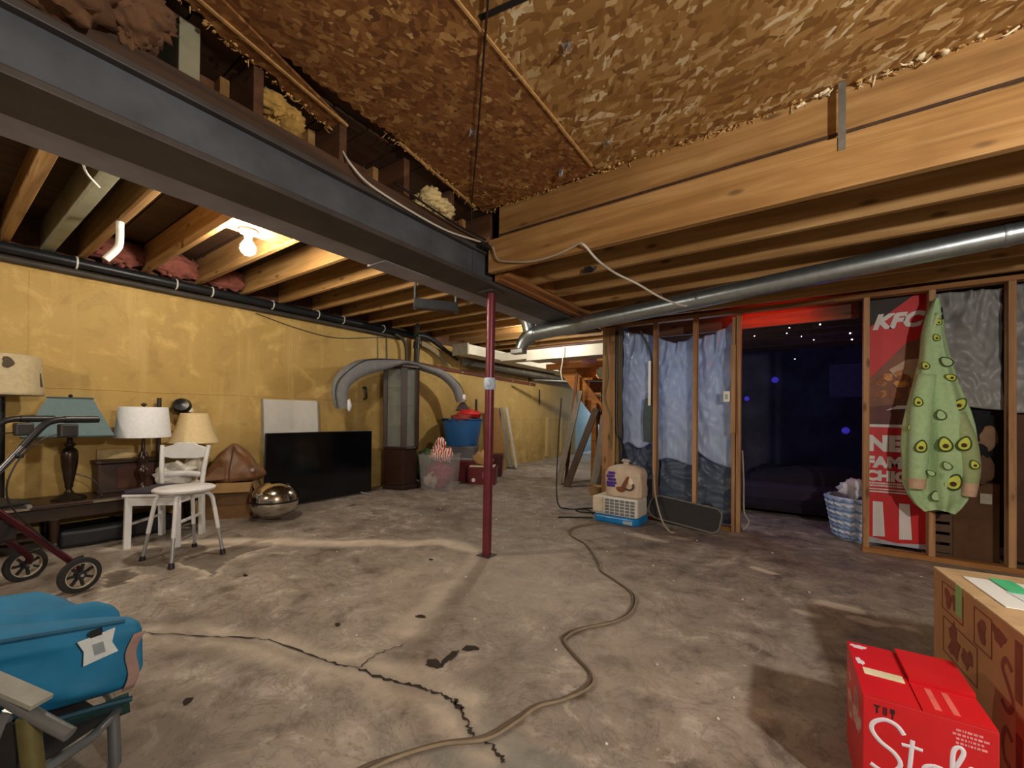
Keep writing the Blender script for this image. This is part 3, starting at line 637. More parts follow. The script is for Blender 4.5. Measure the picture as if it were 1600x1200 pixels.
one('hanging_strap', B().prism([(-.02, 0), (.02, 0), (.03, -.3), (0, -.38), (-.03, -.3)], .01, Matrix.Translation((-5.09, 8.45, 1.75)) @ Matrix.Rotation(R(90), 4, 'Z') @ Matrix.Rotation(R(90), 4, 'X')), pm('dark_strap', '#3a2a20', .7), 'dark tapered strap hanging on the far yellow wall', 'strap')
one('wall_batten', B().box(-5.098, -5.07, 8.75, 8.85, .15, 1.1), pm('pale_batten', '#cbb27a', .7), 'pale upright batten fixed to the far yellow wall', 'batten')
for y, z0, z1 in ((9.5, .2, 1.1),): one('wall_batten', B().box(-5.098, -5.075, y, y+.08, z0, z1), pm('pale_batten', '#cbb27a', .7), 'second upright batten nearest the bright doorway', 'batten')

# ================================================================ along the yellow wall
M_dwood = pm('dark_walnut', '#2b1a12', .35, 0, .35, 9, .05)
M_bronze = pm('dark_bronze', '#3a2f26', .3, .6, .3, 10, .05)
TB = .43                                              # top of the low table
t = T('coffee_table', 'low dark wooden table against the yellow wall carrying the lamps', 'table', (-4.82, .55, 0))
tx0, tx1, ty0, ty1 = -5.06, -4.60, -.6, 1.62
O('tabletop', B().box(tx0, tx1, ty0, ty1, TB-.04, TB), M_dwood, t, world=True, bevel=.01)
O('apron', B().box(tx0+.04, tx1-.04, ty0+.05, ty1-.05, TB-.13, TB-.04), M_dwood, t, world=True)
O('lower_shelf', B().box(tx0+.05, tx1-.05, ty0+.08, .56, .17, .19), M_dwood, t, world=True)
for x in (tx0+.04, tx1-.04):
    for y in (ty0+.06, .62, ty1-.06):
        O('leg', B().tube([(x, y, TB-.13), (x, y, .14), (x, y, .10)], [.032, .022, .02], 10), M_dwood, t, world=True, smooth=True)
        c_ = O('caster', B().lathe([(.0, -.012), (.032, -.012), (.036, 0), (.032, .012), (0, .012)], 14, cap=False, mat=Matrix.Translation((x, y, fz(x)+.037)) @ Matrix.Rotation(R(90), 4, 'X')), M_black_cable, t, world=True, smooth=True)
for y0 in (.82, .25): O('brass_edge', B().box(tx1-.002, tx1+.004, y0, y0+.24, TB-.028, TB-.012), pm('worn_brass', '#8f8370', .35, .6), t, world=True)

def lamp_cord(pts, par): O('cord', B().tube(pts, .005, 6, smooth=5), M_black_cable, par, smooth=True)
# tall lamp at the picture's left edge
t = T('floor_lamp', 'lamp with a cream drum shade on a thick black pole', 'lamp', (-4.85, .36, TB))
M_cream = pm('cream_shade', '#b8a987', .8, 0, .12, 30)
O('base', B().lathe([(.14, 0), (.14, .02), (.05, .035), (.03, .05)], 24), M_black_cable, t, smooth=True)
O('pole', B().tube([(0, 0, .03), (0, 0, .80)], [.034, .03], 14), M_black_cable, t, smooth=True)
s_ = O('shade', B().lathe([(.225, .81), (.222, .83), (.205, 1.10), (.203, 1.105)], 40, cap=False), M_cream, t, smooth=True, solid=.004)
O('torn_patch', B().prism(blob(14, .035, .4, 3), .003, Matrix.Translation((.206, .02, 1.04)) @ Matrix.Rotation(R(6), 4, 'Z') @ Matrix.Rotation(R(84), 4, 'Y')), pm('shade_tear', '#4d4232', .9), s_)
O('torn_patch', B().prism([(-.05, -.008), (.05, -.016), (.055, .01), (-.05, .008)], .003, Matrix.Translation((.10, .190, .93)) @ Matrix.Rotation(R(62), 4, 'Z') @ Matrix.Rotation(R(84), 4, 'Y')), pm('shade_tear', '#4d4232', .9), s_)
# teal lamp
t = T('table_lamp', 'bronze urn lamp with a square tapered teal-grey shade', 'lamp', (-4.76, .71, TB))
M_teal = pm('teal_shade', '#5d7377', .75, 0, .1, 40)
O('base', B().lathe([(.10, 0), (.102, .012), (.08, .03), (.035, .045), (.018, .07), (.018, .085), (.025, .10), (.024, .12), (.032, .16), (.046, .26), (.052, .34), (.048, .38), (.034, .40), (.022, .41), (.036, .43), (.036, .44), (.02, .45), (.014, .53)], 26), M_bronze, t, smooth=True)
s_ = O('shade', B().lathe([(.345, .50), (.34, .51), (.175, .79), (.17, .80)], 4, cap=False, ang0=R(37)), M_teal, t, solid=.005)
for r_, z in ((.345, .503), (.172, .797)): O('shade_trim', B().tube([(r_*math.cos(R(37+90*k)), r_*math.sin(R(37+90*k)), z) for k in range(5)], .007, 6), pm('teal_trim', '#33454a', .7), s_)
O('finial', B().lathe([(.008, .78), (.012, .81), (.014, .82), (.004, .83)], 10), M_bronze, t, smooth=True)
lamp_cord([(.03, .03, .2), (.06, .13, .14), (.09, .17, .02), (.12, .16, .004)], t)
# white drum lamp
t = T('table_lamp', 'dark turned-wood lamp with a white drum shade', 'lamp', (-4.70, 1.145, TB))
M_whshade = pm('white_shade', '#e4e6ea', .75, 0, .06, 40)
O('base', B().lathe([(.07, 0), (.074, .012), (.05, .03), (.022, .06), (.018, .10), (.034, .14), (.044, .175), (.042, .20), (.026, .225), (.022, .24), (.036, .27), (.04, .295), (.034, .325), (.016, .36), (.012, .42), (.012, .50)], 26), pm('turned_wood', '#2e1a14', .25, 0, .3, 12), t, smooth=True)
O('shade', B().lathe([(.190, .475), (.190, .48), (.166, .735), (.165, .738)], 40, cap=False), M_whshade, t, smooth=True, solid=.004)
O('finial', B().lathe([(.005, .70), (.008, .745), (.022, .755), (.02, .765), (.006, .775)], 12), M_bronze, t, smooth=True)
# bell lamp
t = T('table_lamp', 'lamp with a cream flared bell shade behind the white chair', 'lamp', (-4.80, 1.545, TB))
M_bell = pm('ivory_shade', '#d8c294', .75, 0, .08, 40)
O('base', B().lathe([(.07, 0), (.07, .02), (.03, .05), (.06, .14), (.075, .2), (.05, .28), (.02, .33), (.015, .45)], 24), pm('white_ceramic', '#cfc9ba', .3), t, smooth=True)
O('shade', B().lathe([(.205, .405), (.20, .415), (.172, .48), (.14, .57), (.116, .66), (.106, .69)], 40, cap=False), M_bell, t, smooth=True, solid=.004)
# black gooseneck lamp
t = T('reading_lamp', 'black clip spotlight on a dark pole behind the lamps', 'lamp', (-5.0, 1.33, TB))
O('pole', B().tube([(0, 0, 0), (0, 0, .83)], .018, 10), pm('dark_pole', '#2c211a', .5), t, smooth=True)
O('foot', B().lathe([(.06, 0), (.06, .02), (.02, .03)], 16), M_black_cable, t, smooth=True)
O('gooseneck', B().tube([(.03, .02, .50), (.06, .14, .52), (.06, .21, .60), (.05, .20, .68), (.03, .16, .73)], .009, 8, smooth=5), pm('amber_neck', '#5a4026', .5), t, smooth=True)
O('head', B().lathe([(.0, -.075), (.06, -.075), (.075, -.06), (.08, .03), (.06, .07), (.0, .08)], 20, cap=False, mat=Matrix.Translation((.02, .17, .75)) @ Matrix.Rotation(R(70), 4, 'Y') @ Matrix.Rotation(R(20), 4, 'X')), pm('black_enamel', '#0c0c0d', .35), t, smooth=True)
O('collar', B().lathe([(.03, 0), (.034, .02), (.026, .04)], 14, (.05, .22, .70)), M_porc, t, smooth=True)
# chest on the table
t = T('wooden_chest', 'dark reddish wooden chest standing on the low table', 'chest', (-4.95, 1.09, TB))
O('body', B().box(-.10, .10, -.20, .20, 0, .245), pm('chest_wood', '#36211a', .5, 0, .3, 9), t, bevel=.006)
O('lid', B().box(-.108, .108, -.21, .21, .25, .275), pm('chest_wood', '#36211a', .5, 0, .3, 9), t, bevel=.006)
O('front_panel', B().box(.10, .106, -.08, .17, .03, .22), pm('chest_panel', '#4a2516', .45, 0, .25, 9), t, bevel=.003)
one('picture_frame', B().box(-5.08, -5.06, .92, 1.26, TB+.05, TB+.36), pm('frame_beige', '#c2ab78', .6), 'pale beige panel propped behind the dark wooden chest', 'panel', bevel=.004)
one('instrument_case', B().prism([(-.2, -.32), (.16, -.36), (.2, -.2), (.18, .3), (.05, .38), (-.2, .34)], .13, Matrix.Translation((-4.80, 1.0, fz(-4.7)+.005))), pm('case_black', '#1b1d22', .45, 0, .25), 'flat black case lying on the floor beneath the low table', 'case', bevel=.025)
one('storage_box', B().box(-5.05, -4.85, .15, .5, .195, .295), pm('brown_card', '#6d5a38', .8), 'small brown box on the shelf under the low table', 'box', bevel=.006)  # plain brown card colour

# white wooden chair
M_white = pm('white_paint', '#dadbdc', .45, 0, .08, 8)
t = T('dining_chair', 'white painted wooden chair with a dark padded seat', 'chair', (-4.32, 1.215, fz(-4.3)), 43); t.scale = (.96, .96, .93)
for sx in (-1, 1):
    O('leg', B().bar((sx*.185, -.185, 0), (sx*.18, -.18, .44), .045, .045), M_white, t, bevel=.004)
    O('leg', B().bar((sx*.165, .20, 0), (sx*.165, .185, .45), .038, .045), M_white, t, bevel=.004)
    O('back_post', B().tube([(sx*.165, .185, .44), (sx*.175, .20, .62), (sx*.195, .235, .84)], [.02, .02, .017], 10, smooth=3), M_white, t, smooth=True)
    O('side_rail', B().box(sx*.175-.012, sx*.175+.012, -.17, .18, .37, .435), M_white, t)
    O('stretcher', B().bar((sx*.178, -.17, .2), (sx*.165, .19, .2), .02, .02), M_white, t)
O('front_rail', B().box(-.18, .18, -.195, -.17, .36, .435), M_white, t)
O('back_rail', B().box(-.165, .165, .175, .2, .37, .435), M_white, t)
O('seat', B().prism([(-.21, -.215), (.21, -.215), (.19, .19), (-.19, .19)], .022, Matrix.Translation((0, 0, .435))), M_white, t, bevel=.006)
O('cushion', B().prism([(-.2, -.21), (.2, -.21), (.18, .16), (-.18, .16)], .035, Matrix.Translation((0, 0, .457))), pm('dark_cushion', '#3a3440', .7), t, bevel=.014)
b = B(); cr = [(-.20, .735), (-.19, .815), (-.10, .845), (-.08, .865), (.08, .865), (.10, .845), (.19, .815), (.20, .735), (.1, .715), (-.1, .715)]
b.prism(cr, .024, Matrix.Translation((0, .245, 0)) @ Matrix.Rotation(R(90), 4, 'X') @ Matrix.Rotation(R(0), 4, 'Z')); O('crest_rail', b, M_white, t, bevel=.006)
O('back_slat', B().tube([(-.18, .205, .56), (0, .225, .575), (.18, .205, .56)], [(.011, .026)]*3, 8, smooth=5), M_white, t, smooth=True)
# shower stool
t = T('shower_stool', 'white round-seat stool with bent aluminium legs', 'stool', (-3.80, 1.17, fz(-3.8)), 12)
M_alu = pm('aluminium', '#b9bbbd', .35, .7, .1, 20, .03)
O('seat', B().lathe([(.0, .495), (.17, .495), (.19, .505), (.192, .518), (.18, .528), (.0, .53)], 36, cap=False), M_white, t, smooth=True)
for k in range(4):
    a = R(45+90*k); c_, s_ = math.cos(a), math.sin(a)
    l_ = O('leg', B().tube([(c_*.05, s_*.05, .478), (c_*.13, s_*.13, .478), (c_*.168, s_*.168, .45), (c_*.185, s_*.185, .38), (c_*.215, s_*.215, .2)], .014, 10, smooth=4), M_white, t, smooth=True)
    O('extension', B().tube([(c_*.213, s_*.213, .21), (c_*.245, s_*.245, .02)], .0115, 10), M_alu, l_, smooth=True)
    O('rubber_foot', B().tube([(c_*.243, s_*.243, .035), (c_*.248, s_*.248, .0)], [.016, .021], 12), M_black_cable, l_, smooth=True)
O('seat_frame', B().lathe([(.05, .47), (.06, .47), (.06, .495), (.05, .495)], 20), M_alu, t, smooth=True)

# white bin behind the chair
one('waste_bin', B().lathe([(.13, 0), (.135, .01), (.17, .40), (.18, .405), (.18, .42), (.165, .42), (.16, .40), (.125, .02), (.0, .02)], 28, (-4.62+.02, 1.68+.18, fz(-4.5))), pm('white_plastic', '#d5d2cb', .4), 'white plastic bin with a rolled rim behind the white chair', 'bin', smooth=True) if False else None
t = T('paper_bundle', 'crumpled white bag standing on the table end behind the chair', 'bag', (-4.70, 1.66, TB-.02))
t.location = (-4.70, 1.36, TB)
O('bag_body', B().ball((0, 0, .11), .14, 22, (.8, .95, .85), .35, 2, 8), pm('white_poly', '#d9d4cc', .45), t, smooth=2)
O('bag_neck', B().ball((.01, .12, .17), .05, 12, (.8, 1.4, .6), .4, 5, 8), pm('white_poly', '#d9d4cc', .45), t, smooth=2)

# cardboard box and brown bag
M_card = pm('cardboard', '#745636', .85, 0, .12, 12)
M_card2 = pm('cardboard_inside', '#8f7148', .85, 0, .12, 12)
def open_box(t, w, d, h, flaps, m1=None, m2=None, th=.006):
    m1 = m1 or M_card; m2 = m2 or M_card2
    O('bottom', B().box(-w/2, w/2, -d/2, d/2, 0, th), m2, t)
    for n_, a in (('side', (-w/2, w/2, -d/2, -d/2+th)), ('side', (-w/2, w/2, d/2-th, d/2)), ('side', (-w/2, -w/2+th, -d/2+th, d/2-th)), ('side', (w/2-th, w/2, -d/2+th, d/2-th))):
        O(n_, B().box(*a, th, h), m1, t)
    for edge, ang, fl in flaps:
        M = {'front': Matrix.Translation((0, -d/2, h)) @ Matrix.Rotation(R(ang), 4, 'X'), 'back': Matrix.Translation((0, d/2, h)) @ Matrix.Rotation(R(180), 4, 'Z') @ Matrix.Rotation(R(ang), 4, 'X'),
             'left': Matrix.Translation((-w/2, 0, h)) @ Matrix.Rotation(R(-90), 4, 'Z') @ Matrix.Rotation(R(ang), 4, 'X'), 'right': Matrix.Translation((w/2, 0, h)) @ Matrix.Rotation(R(90), 4, 'Z') @ Matrix.Rotation(R(ang), 4, 'X')}[edge]
        ww = (w if edge in ('front', 'back') else d)/2-.004
        O('flap', B().box(-ww, ww, -fl, 0, -th, 0, M), m2, t)
t = T('cardboard_box', 'open brown cardboard box with drooping flaps beside the steel ball', 'box', (-4.83, 1.90, fz(-4.7)), 56)
open_box(t, .40, .34, .36, [('front', 38, .13), ('left', 84, .12), ('right', 70, .12), ('back', 84, .10)])
O('label_strip', B().box(-.18, -.03, -.173, -.170, .325, .352), pm('white_tape', '#d8d5c8', .5), t)
t = T('duffel_bag', 'brown leather bag slumped on the open cardboard box', 'bag', (-4.82, 1.90, .43), 62)
M_leather = pm('brown_leather', '#6e4a2c', .5, 0, .3, 9, .3)
def slump(u, v):
    a = 2*math.pi*u; prof = [(0.02, 0), (.9, .0), (1.0, .12), (.96, .3), (.72, .58), (.38, .85), (.12, 1.0), (.0, 1.02)]
    k = v*(len(prof)-1); i = min(int(k), len(prof)-2); f = k-i; r = prof[i][0]*(1-f)+prof[i+1][0]*f; z = prof[i][1]*(1-f)+prof[i+1][1]*f
    w = 1+.18*mnoise.noise(Vector((math.cos(a)*2, math.sin(a)*2, z*3)))+.05*math.sin(a*7+z*4)
    return Vector((math.cos(a)*r*.26*w, math.sin(a)*r*.16*w, z*.34*(1+.1*math.sin(a*2))))
O('body', B().grid(40, 22, slump, True), M_leather, t, smooth=2)
O('seam', B().tube([(-.02, -.165, .02), (-.02, -.16, .12), (-.01, -.12, .22), (0, -.03, .345)], .006, 6, smooth=5), pm('bag_seam', '#4a2f1b', .6), t, smooth=True)
O('buckle', B().box(.16, .19, -.15, -.14, .10, .13), M_alu, t)
O('side_flap', B().prism([(-.26, .02), (-.12, .16), (-.05, .14), (-.06, .03)], .02, Matrix.Translation((0, -.165, 0)) @ Matrix.Rotation(R(80), 4, 'X')), M_leather, t, bevel=.006)
# steel ball
t = T('steel_ball', 'mirror-polished metal ball with a dark band round its middle', 'ball', (-4.36, 2.09, fz(-4.4)))
M_chrome = pm('polished_steel', '#cfcac2', .13, 1.0, .06, 4, .02)
def hemi(z0, sgn): return [(.218*math.cos(q)+.0, z0+sgn*.175*math.sin(q)) for q in [R(90*k/14) for k in range(15)]]
lo = [(r, z) for r, z in hemi(.185, -1)][::-1]; lo = [(max(r, .001), max(z, .012)) for r, z in lo]
O('lower_bowl', B().lathe(lo, 40), M_chrome, t, smooth=True)
up_ = [(max(r, .001), z) for r, z in hemi(.205, 1)]
O('upper_bowl', B().lathe(up_, 40), M_chrome, t, smooth=True)
O('middle_band', B().lathe([(.213, .184), (.2205, .186), (.2205, .204), (.213, .206)], 40), M_black_cable, t, smooth=True)
# television
t = T('television', 'large black flat-screen television standing on the floor', 'television', (-4.78, 2.86, fz(-4.78)))
O('back_shell', B().box(-.03, .0, -.67, .67, .03, .83), M_black_cable, t, bevel=.006)
O('bezel', B().box(.0, .018, -.68, .68, .022, .84), pm('tv_bezel', '#0b0b0c', .3), t, bevel=.004)
O('screen', B().box(.0185, .0205, -.67, .67, .035, .83), pm('tv_screen', '#050607', .12, 0, .05, 3, 0), t)
for y in (-.45, .52):
    O('foot', B().tube([(0, y, .03), (.09, y+.03, .012), (.16, y+.06, .006)], [.012, .012, .008], 8, smooth=3), M_alu, t, smooth=True)
    O('foot', B().tube([(-.01, y, .03), (-.08, y+.03, .012), (-.12, y+.05, .006)], [.012, .012, .008], 8, smooth=3), M_alu, t, smooth=True)
# white boards against the wall
t = T('white_board', 'white framed board leaning on the yellow wall behind the television', 'board', (-4.94, 2.60, fz(-4.95)), 0, ry=-5)
O('panel', B().box(-.02, .0, -.325, .325, 0, 1.22), pm('white_panel', '#cbc9c2', .6, 0, .05), t, bevel=.004)
O('edge_strip', B().box(-.022, .006, -.335, -.323, 0, 1.225), M_grey, t)
O('edge_strip', B().box(-.022, .006, .323, .335, 0, 1.225), M_grey, t)
# curio cabinet
t = T('curio_cabinet', 'tall dark wooden curio cabinet with narrow glass panes', 'cabinet', (-4.74, 4.02, fz(-4.74)), 50)
M_cab = pm('cabinet_wood', '#2f1a11', .35, 0, .3, 8, .05)
def hexa(r, d): r = r*.9; return [(-r, d*.5), (-r, -d*.12), (r*.16, -d*.5), (r, -d*.12), (r, d*.5)]
O('plinth', B().prism(hexa(.275, .40), .06), M_cab, t, bevel=.012)
O('base_box', B().prism(hexa(.25, .37), .50, Matrix.Translation((0, 0, .06))), M_cab, t, bevel=.006)
O('waist_moulding', B().prism(hexa(.268, .39), .035, Matrix.Translation((0, 0, .56))), M_cab, t, bevel=.012)
O('top_moulding', B().prism(hexa(.275, .40), .05, Matrix.Translation((0, 0, 1.72))), M_cab, t, bevel=.014)
O('back_panel', B().box(-.24, .24, .165, .185, .595, 1.72), M_cab, t)
hx = hexa(.245, .36)
for k in range(5):
    x, y = hx[k]; sw = .042 if k == 2 else .03; O('stile', B().box(x-sw, x+sw, y-.03, y+.03, .595, 1.72), M_cab, t, bevel=.004)
M_glass = film('cabinet_glass', '#cdd6d2', .16, .05)
for k in range(1, 3):
    (x0, y0), (x1, y1) = hx[k], hx[k+1]; p_ = O('pane', B().bar((x0*.93+x1*.07, y0*.93+y1*.07, 1.155), (x0*.07+x1*.93, y0*.07+y1*.93, 1.155), .004, 1.10), M_glass, t)
(x0, y0), (x1, y1) = hx[0], hx[1]; O('pane', B().bar((x0, y0, 1.155), (x1, y1, 1.155), .004, 1.10), M_glass, t)
(x0, y0), (x1, y1) = hx[3], hx[4]; O('pane', B().bar((x0, y0, 1.155), (x1, y1, 1.155), .004, 1.10), M_glass, t)
for z in (.9, 1.2, 1.46): O('shelf', B().prism(hexa(.225, .32), .006, Matrix.Translation((0, 0, z))), film('shelf_glass%d' % int(z*100), '#bcc9c4', .35, .08), t)
O('mirror_back', B().box(-.22, .22, .155, .164, .60, 1.71), pm('mirror', '#6a6248', .45, .2, .05, 3, 0), t)
# grey foam arch over the cabinet
M_foam = pm('grey_foam', '#7c7d7f', .85, 0, .12, 14, .2)
ap = [(-4.68, 3.03, 1.20), (-4.68, 3.0, 1.40), (-4.68, 3.07, 1.57), (-4.68, 3.30, 1.72), (-4.69, 3.68, 1.815), (-4.70, 4.02, 1.872), (-4.70, 4.40, 1.835), (-4.68, 4.78, 1.77), (-4.66, 5.06, 1.60), (-4.66, 5.18, 1.36)]
ar = [(.07, .08), (.105, .08), (.115, .08), (.11, .09), (.075, .10), (.028, .11), (.045, .10), (.065, .08), (.08, .07), (.06, .06)]
t = T('foam_arch', 'wide grey foam arch draped over the top of the curio cabinet', 'foam arch', (-4.70, 4.02, 1.84))
O('arch_body', B().tube(ap, ar, 16, smooth=6, up=(1, 0, 0)), M_foam, t, smooth=True, world=True)
O('binding', B().tube([(p[0]+.07, p[1], p[2]+r_[0]*.85) if 2 < i < 7 else (p[0]+.07, p[1]+(-.10 if i < 5 else .07), p[2]) for i, (p, r_) in enumerate(zip(ap, ar))], .007, 6, smooth=6), pm('foam_binding', '#3a3936', .8), t, smooth=True, world=True)
O('torn_lining', B().ball((-4.61, 3.09, 1.24), .05, 12, (.4, .6, 1.5), .5, 3), M_whshade, t, smooth=2, world=True)
O('torn_lining', B().ball((-4.59, 5.20, 1.42), .05, 12, (.4, .7, 1.2), .5, 4), M_whshade, t, smooth=2, world=True)
one('wall_bracket', B().tube([(-5.08, 3.62, 1.5), (-5.0, 3.60, 1.5), (-4.98, 3.6, 1.44), (-5.0, 3.62, 1.36), (-5.08, 3.64, 1.34)], .014, 8, smooth=4), M_black_cable, 'small black loop bracket on the wall beside the cabinet', 'bracket', smooth=True)

# ================================================================ bins past the cabinet
def bin_shell(w, d, h, tp=.88, th=.008, rim=.012):
    """tapered open tub with wall thickness, local coords"""
    b = B(); ro = .06
    def ring(w_, d_, z, n=8):
        pts = []
        for sx, sy, a0 in ((1, 1, 0), (-1, 1, 90), (-1, -1, 180), (1, -1, 270)):
            r = min(w_, d_)*.14
            for k in range(n): a = R(a0+90*k/(n-1)); pts.append(Vector((sx*(w_/2-r)+r*math.cos(a), sy*(d_/2-r)+r*math.sin(a), z)))
        return [b.m.verts.new(p) for p in pts]
    prof = [(tp, 0), (tp, .004), (1, h-.03), (1+rim*3, h-.025), (1+rim*3, h), (1-th*2, h), (tp-th*3, th)]
    rs = [ring(w*k, d*k, z) for k, z in prof]
    for a, c in zip(rs, rs[1:]):
        n = len(a)
        for k in range(n): b.m.faces.new((a[k], a[(k+1) % n], c[(k+1) % n], c[k]))
    b.m.faces.new(rs[0][::-1]); b.m.faces.new(rs[-1]); return b
M_clear = film('clear_plastic', '#dcd8dc', .17, .2)
t = T('storage_tote', 'clear plastic tote stuffed with red and white cloths', 'storage bin', (-4.36, 4.43, fz(-4.4)), 30)
O('tub', bin_shell(.55, .40, .50), M_clear, t, smooth=True)
O('contents', B().ball((0, .0, .2), .2, 18, (1.05, .75, .85), .4, 8, 7), pm('maroon_cloth', '#8a3a42', .8, 0, .5, 12), t, smooth=2)
O('contents', B().ball((-.1, -.08, .13), .12, 16, (1.0, .6, .9), .5, 5, 7), pm('pale_cloth', '#a99a90', .8, 0, .3, 12), t, smooth=2)
def striped():
    q = NT('striped_cloth'); v = q.coord((1, 1, 1)); w = q.n('ShaderNodeTexWave'); w.inputs['Scale'].default_value = 9; w.inputs['Distortion'].default_value = 6; q.l(v, w.inputs['Vector'])
    q.base(q.ramp(w.outputs[0], [(.4, '#c23a35'), (.55, '#efe4d6')])); q.set(Roughness=.85); return q.m
t = T('striped_cloth', 'red and white striped fluffy cloth heaped on the clear tote', 'cloth', (-4.37, 4.44, .50), 30)
b = B()
for k, (x, y, z, r) in enumerate(((-.02, 0, .05, .11), (.06, .02, .04, .1), (-.03, .01, .14, .08), (.0, .0, .22, .06), (.1, 0, .02, .07), (-.09, .0, .03, .06), (.03, .02, .2, .05))): b.ball((x, y, z), r, 14, (1, 1, 1), .7, k*3, 9)
O('cloth', b, striped(), t, smooth=2)
one('cloth_bag', B().ball((-4.74, 4.50, fz(-4.7)+.25), .25, 22, (.7, .8, 1.0), .35, 12, 7), pm('green_cloth', '#3c5a2a', .8, 0, .35, 10), 'green fabric bag slumped between the cabinet and the tub', 'bag', smooth=2)
M_redbin = pm('maroon_plastic', '#6a2028', .4, 0, .15, 8)
t = T('storage_tote', 'maroon lidded tote supporting the round blue tub', 'storage bin', (-4.62, 5.18, fz(-4.6)), 30)
O('tub', bin_shell(.60, .44, .34), M_redbin, t, smooth=True)
O('lid', B().box(-.31, .31, -.23, .23, .34, .375), pm('grey_lid', '#7f8286', .5), t, bevel=.012)
t = T('storage_tote', 'grey translucent tote stacked on the maroon tote', 'storage bin', (-4.62, 5.18, fz(-4.6)+.376), 30)
O('tub', bin_shell(.54, .40, .19), film('smoky_plastic', '#8d8a92', .75, .25), t, smooth=True)
O('contents', B().box(-.22, .22, -.15, .15, .01, .14), pm('dark_mix', '#4b4049', .8, 0, .5, 14), t, bevel=.03)
t = T('plastic_tub', 'round blue plastic tub with grip handles heaped with red things', 'tub', (-4.62, 5.2, fz(-4.6)+.568))
M_blue = pm('blue_plastic', '#2b63a0', .38, 0, .1, 6)
O('tub_shell', B().lathe([(.255, 0), (.26, .008), (.335, .42), (.35, .425), (.352, .44), (.33, .44), (.325, .42), (.25, .012), (.0, .012)], 40, cap=False), M_blue, t, smooth=True)
for a in (-95, 85):
    c_, s_ = math.cos(R(a)), math.sin(R(a)); O('handle', B().tube([(c_*.33-s_*.09, s_*.33+c_*.09, .40), (c_*.37-s_*.06, s_*.37+c_*.06, .43), (c_*.37+s_*.06, s_*.37-c_*.06, .43), (c_*.33+s_*.09, s_*.33-c_*.09, .40)], .014, 8, smooth=4), pm('navy_plastic', '#163155', .4), t, smooth=True)
M_red = pm('bright_red_cloth', '#c0221c', .6, 0, .15, 9)
one('red_bundle', B().ball((-4.55, 5.30, 1.14), .19, 20, (1.0, 1.2, .42), .35, 6, 8), M_red, 'bright red bundle lying on the rim of the blue tub', 'bundle', smooth=2)
one('red_bundle', B().ball((-4.50, 5.05, 1.08), .16, 20, (1.0, 1.1, .4), .4, 16, 8), pm('dull_red_cloth', '#8c2f2a', .7, 0, .2, 9), 'duller red cloth hanging over the blue tub edge', 'bundle', smooth=2)
one('dustpan', B().prism([(-.13, 0), (.14, -.02), (.02, .15), (-.06, .14)], .03, Matrix.Translation((-4.68, 5.30, 1.20)) @ Matrix.Rotation(R(35), 4, 'Z') @ Matrix.Rotation(R(80), 4, 'X')), pm('dark_brown_plastic', '#37211c', .5), 'dark brown scoop poking out of the blue tub', 'dustpan', bevel=.008)
one('broom_handle', B().tube([(-4.78, 5.75, fz(-4.8)), (-4.86, 5.85, 1.42)], .022, 10), M_black_cable, 'dark pole standing just behind the maroon post', 'pole', smooth=True)
t = T('cooler_box', 'dark red cooler with a white logo spot in front of the blue tub', 'cooler', (-4.15, 5.17, fz(-4.2)), 30)
O('body', bin_shell(.46, .32, .27, .94), M_redbin, t, smooth=True)
O('liner', B().box(-.2, .2, -.13, .13, .26, .285), pm('cooler_liner', '#c8b89e', .6), t, bevel=.02)
O('badge', B().lathe([(.0, -.004), (.03, -.004), (.03, .004), (.0, .004)], 14, cap=False, mat=Matrix.Translation((-.12, -.158, .07)) @ Matrix.Rotation(R(90), 4, 'X')), M_porc, t)
O('label_panel', B().box(.02, .16, -.164, -.158, .10, .2), pm('cooler_label', '#a8505a', .6), t)
t = T('paper_bag', 'tan paper bag crumpled on the dark red cooler', 'bag', (-4.16, 5.19, .335), 30)
O('body', B().ball((0, 0, .1), .15, 18, (.9, .7, .85), .5, 31, 9), pm('tan_paper', '#b08d5c', .85, 0, .2, 9), t, smooth=2)
t = T('storage_tote', 'small dark maroon bucket-shaped bin right of the maroon post', 'storage bin', (-4.50, 5.92, fz(-4.5)), 30)
O('tub', bin_shell(.34, .30, .36), pm('dark_maroon', '#4a171c', .4), t, smooth=True)
O('lid', B().box(-.18, .18, -.16, .16, .36, .385), pm('dark_maroon', '#4a171c', .4), t, bevel=.01)
# leaning panels
M_slab = pm('white_slab', '#cfcfcc', .55, 0, .08, 8)
labs = ['white slab leaning on the yellow wall, first from the maroon post', 'second leaning slab, with a dark edge gap behind it', 'third pale grey slab of the leaning row', 'fourth slab, nearest the far doorway']
for k in range(4):
    y0 = 6.35+.02*k; x = -4.62+.075*k; b = B(); o = None
    M = Matrix.Translation((-4.92+.09*k, 6.68+.06*k, .09)) @ Matrix.Rotation(R(34.8), 4, 'Z') @ Matrix.Rotation(R(-10), 4, 'Y')
    b.box(-.022, .022, 0, .28, 0, 1.22, M); o = one('leaning_slab', b, (M_slab, pm('slab_grey', '#8e9296', .5))[k == 1 or k == 2], labs[k], 'panel', 'panels leaning on the yellow wall', bevel=.004)
b = B(); b.box(-.015, .015, 0, .4, 0, 1.22, Matrix.Translation((-4.74, 5.86+.36, fz(-4.7))) @ Matrix.Rotation(R(-9), 4, 'Y'))
one('leaning_board', b, pm('brown_hardboard', '#8f6636', .7, 0, .15), 'brown hardboard sheet leaning beside the white slabs', 'panel', bevel=.003)

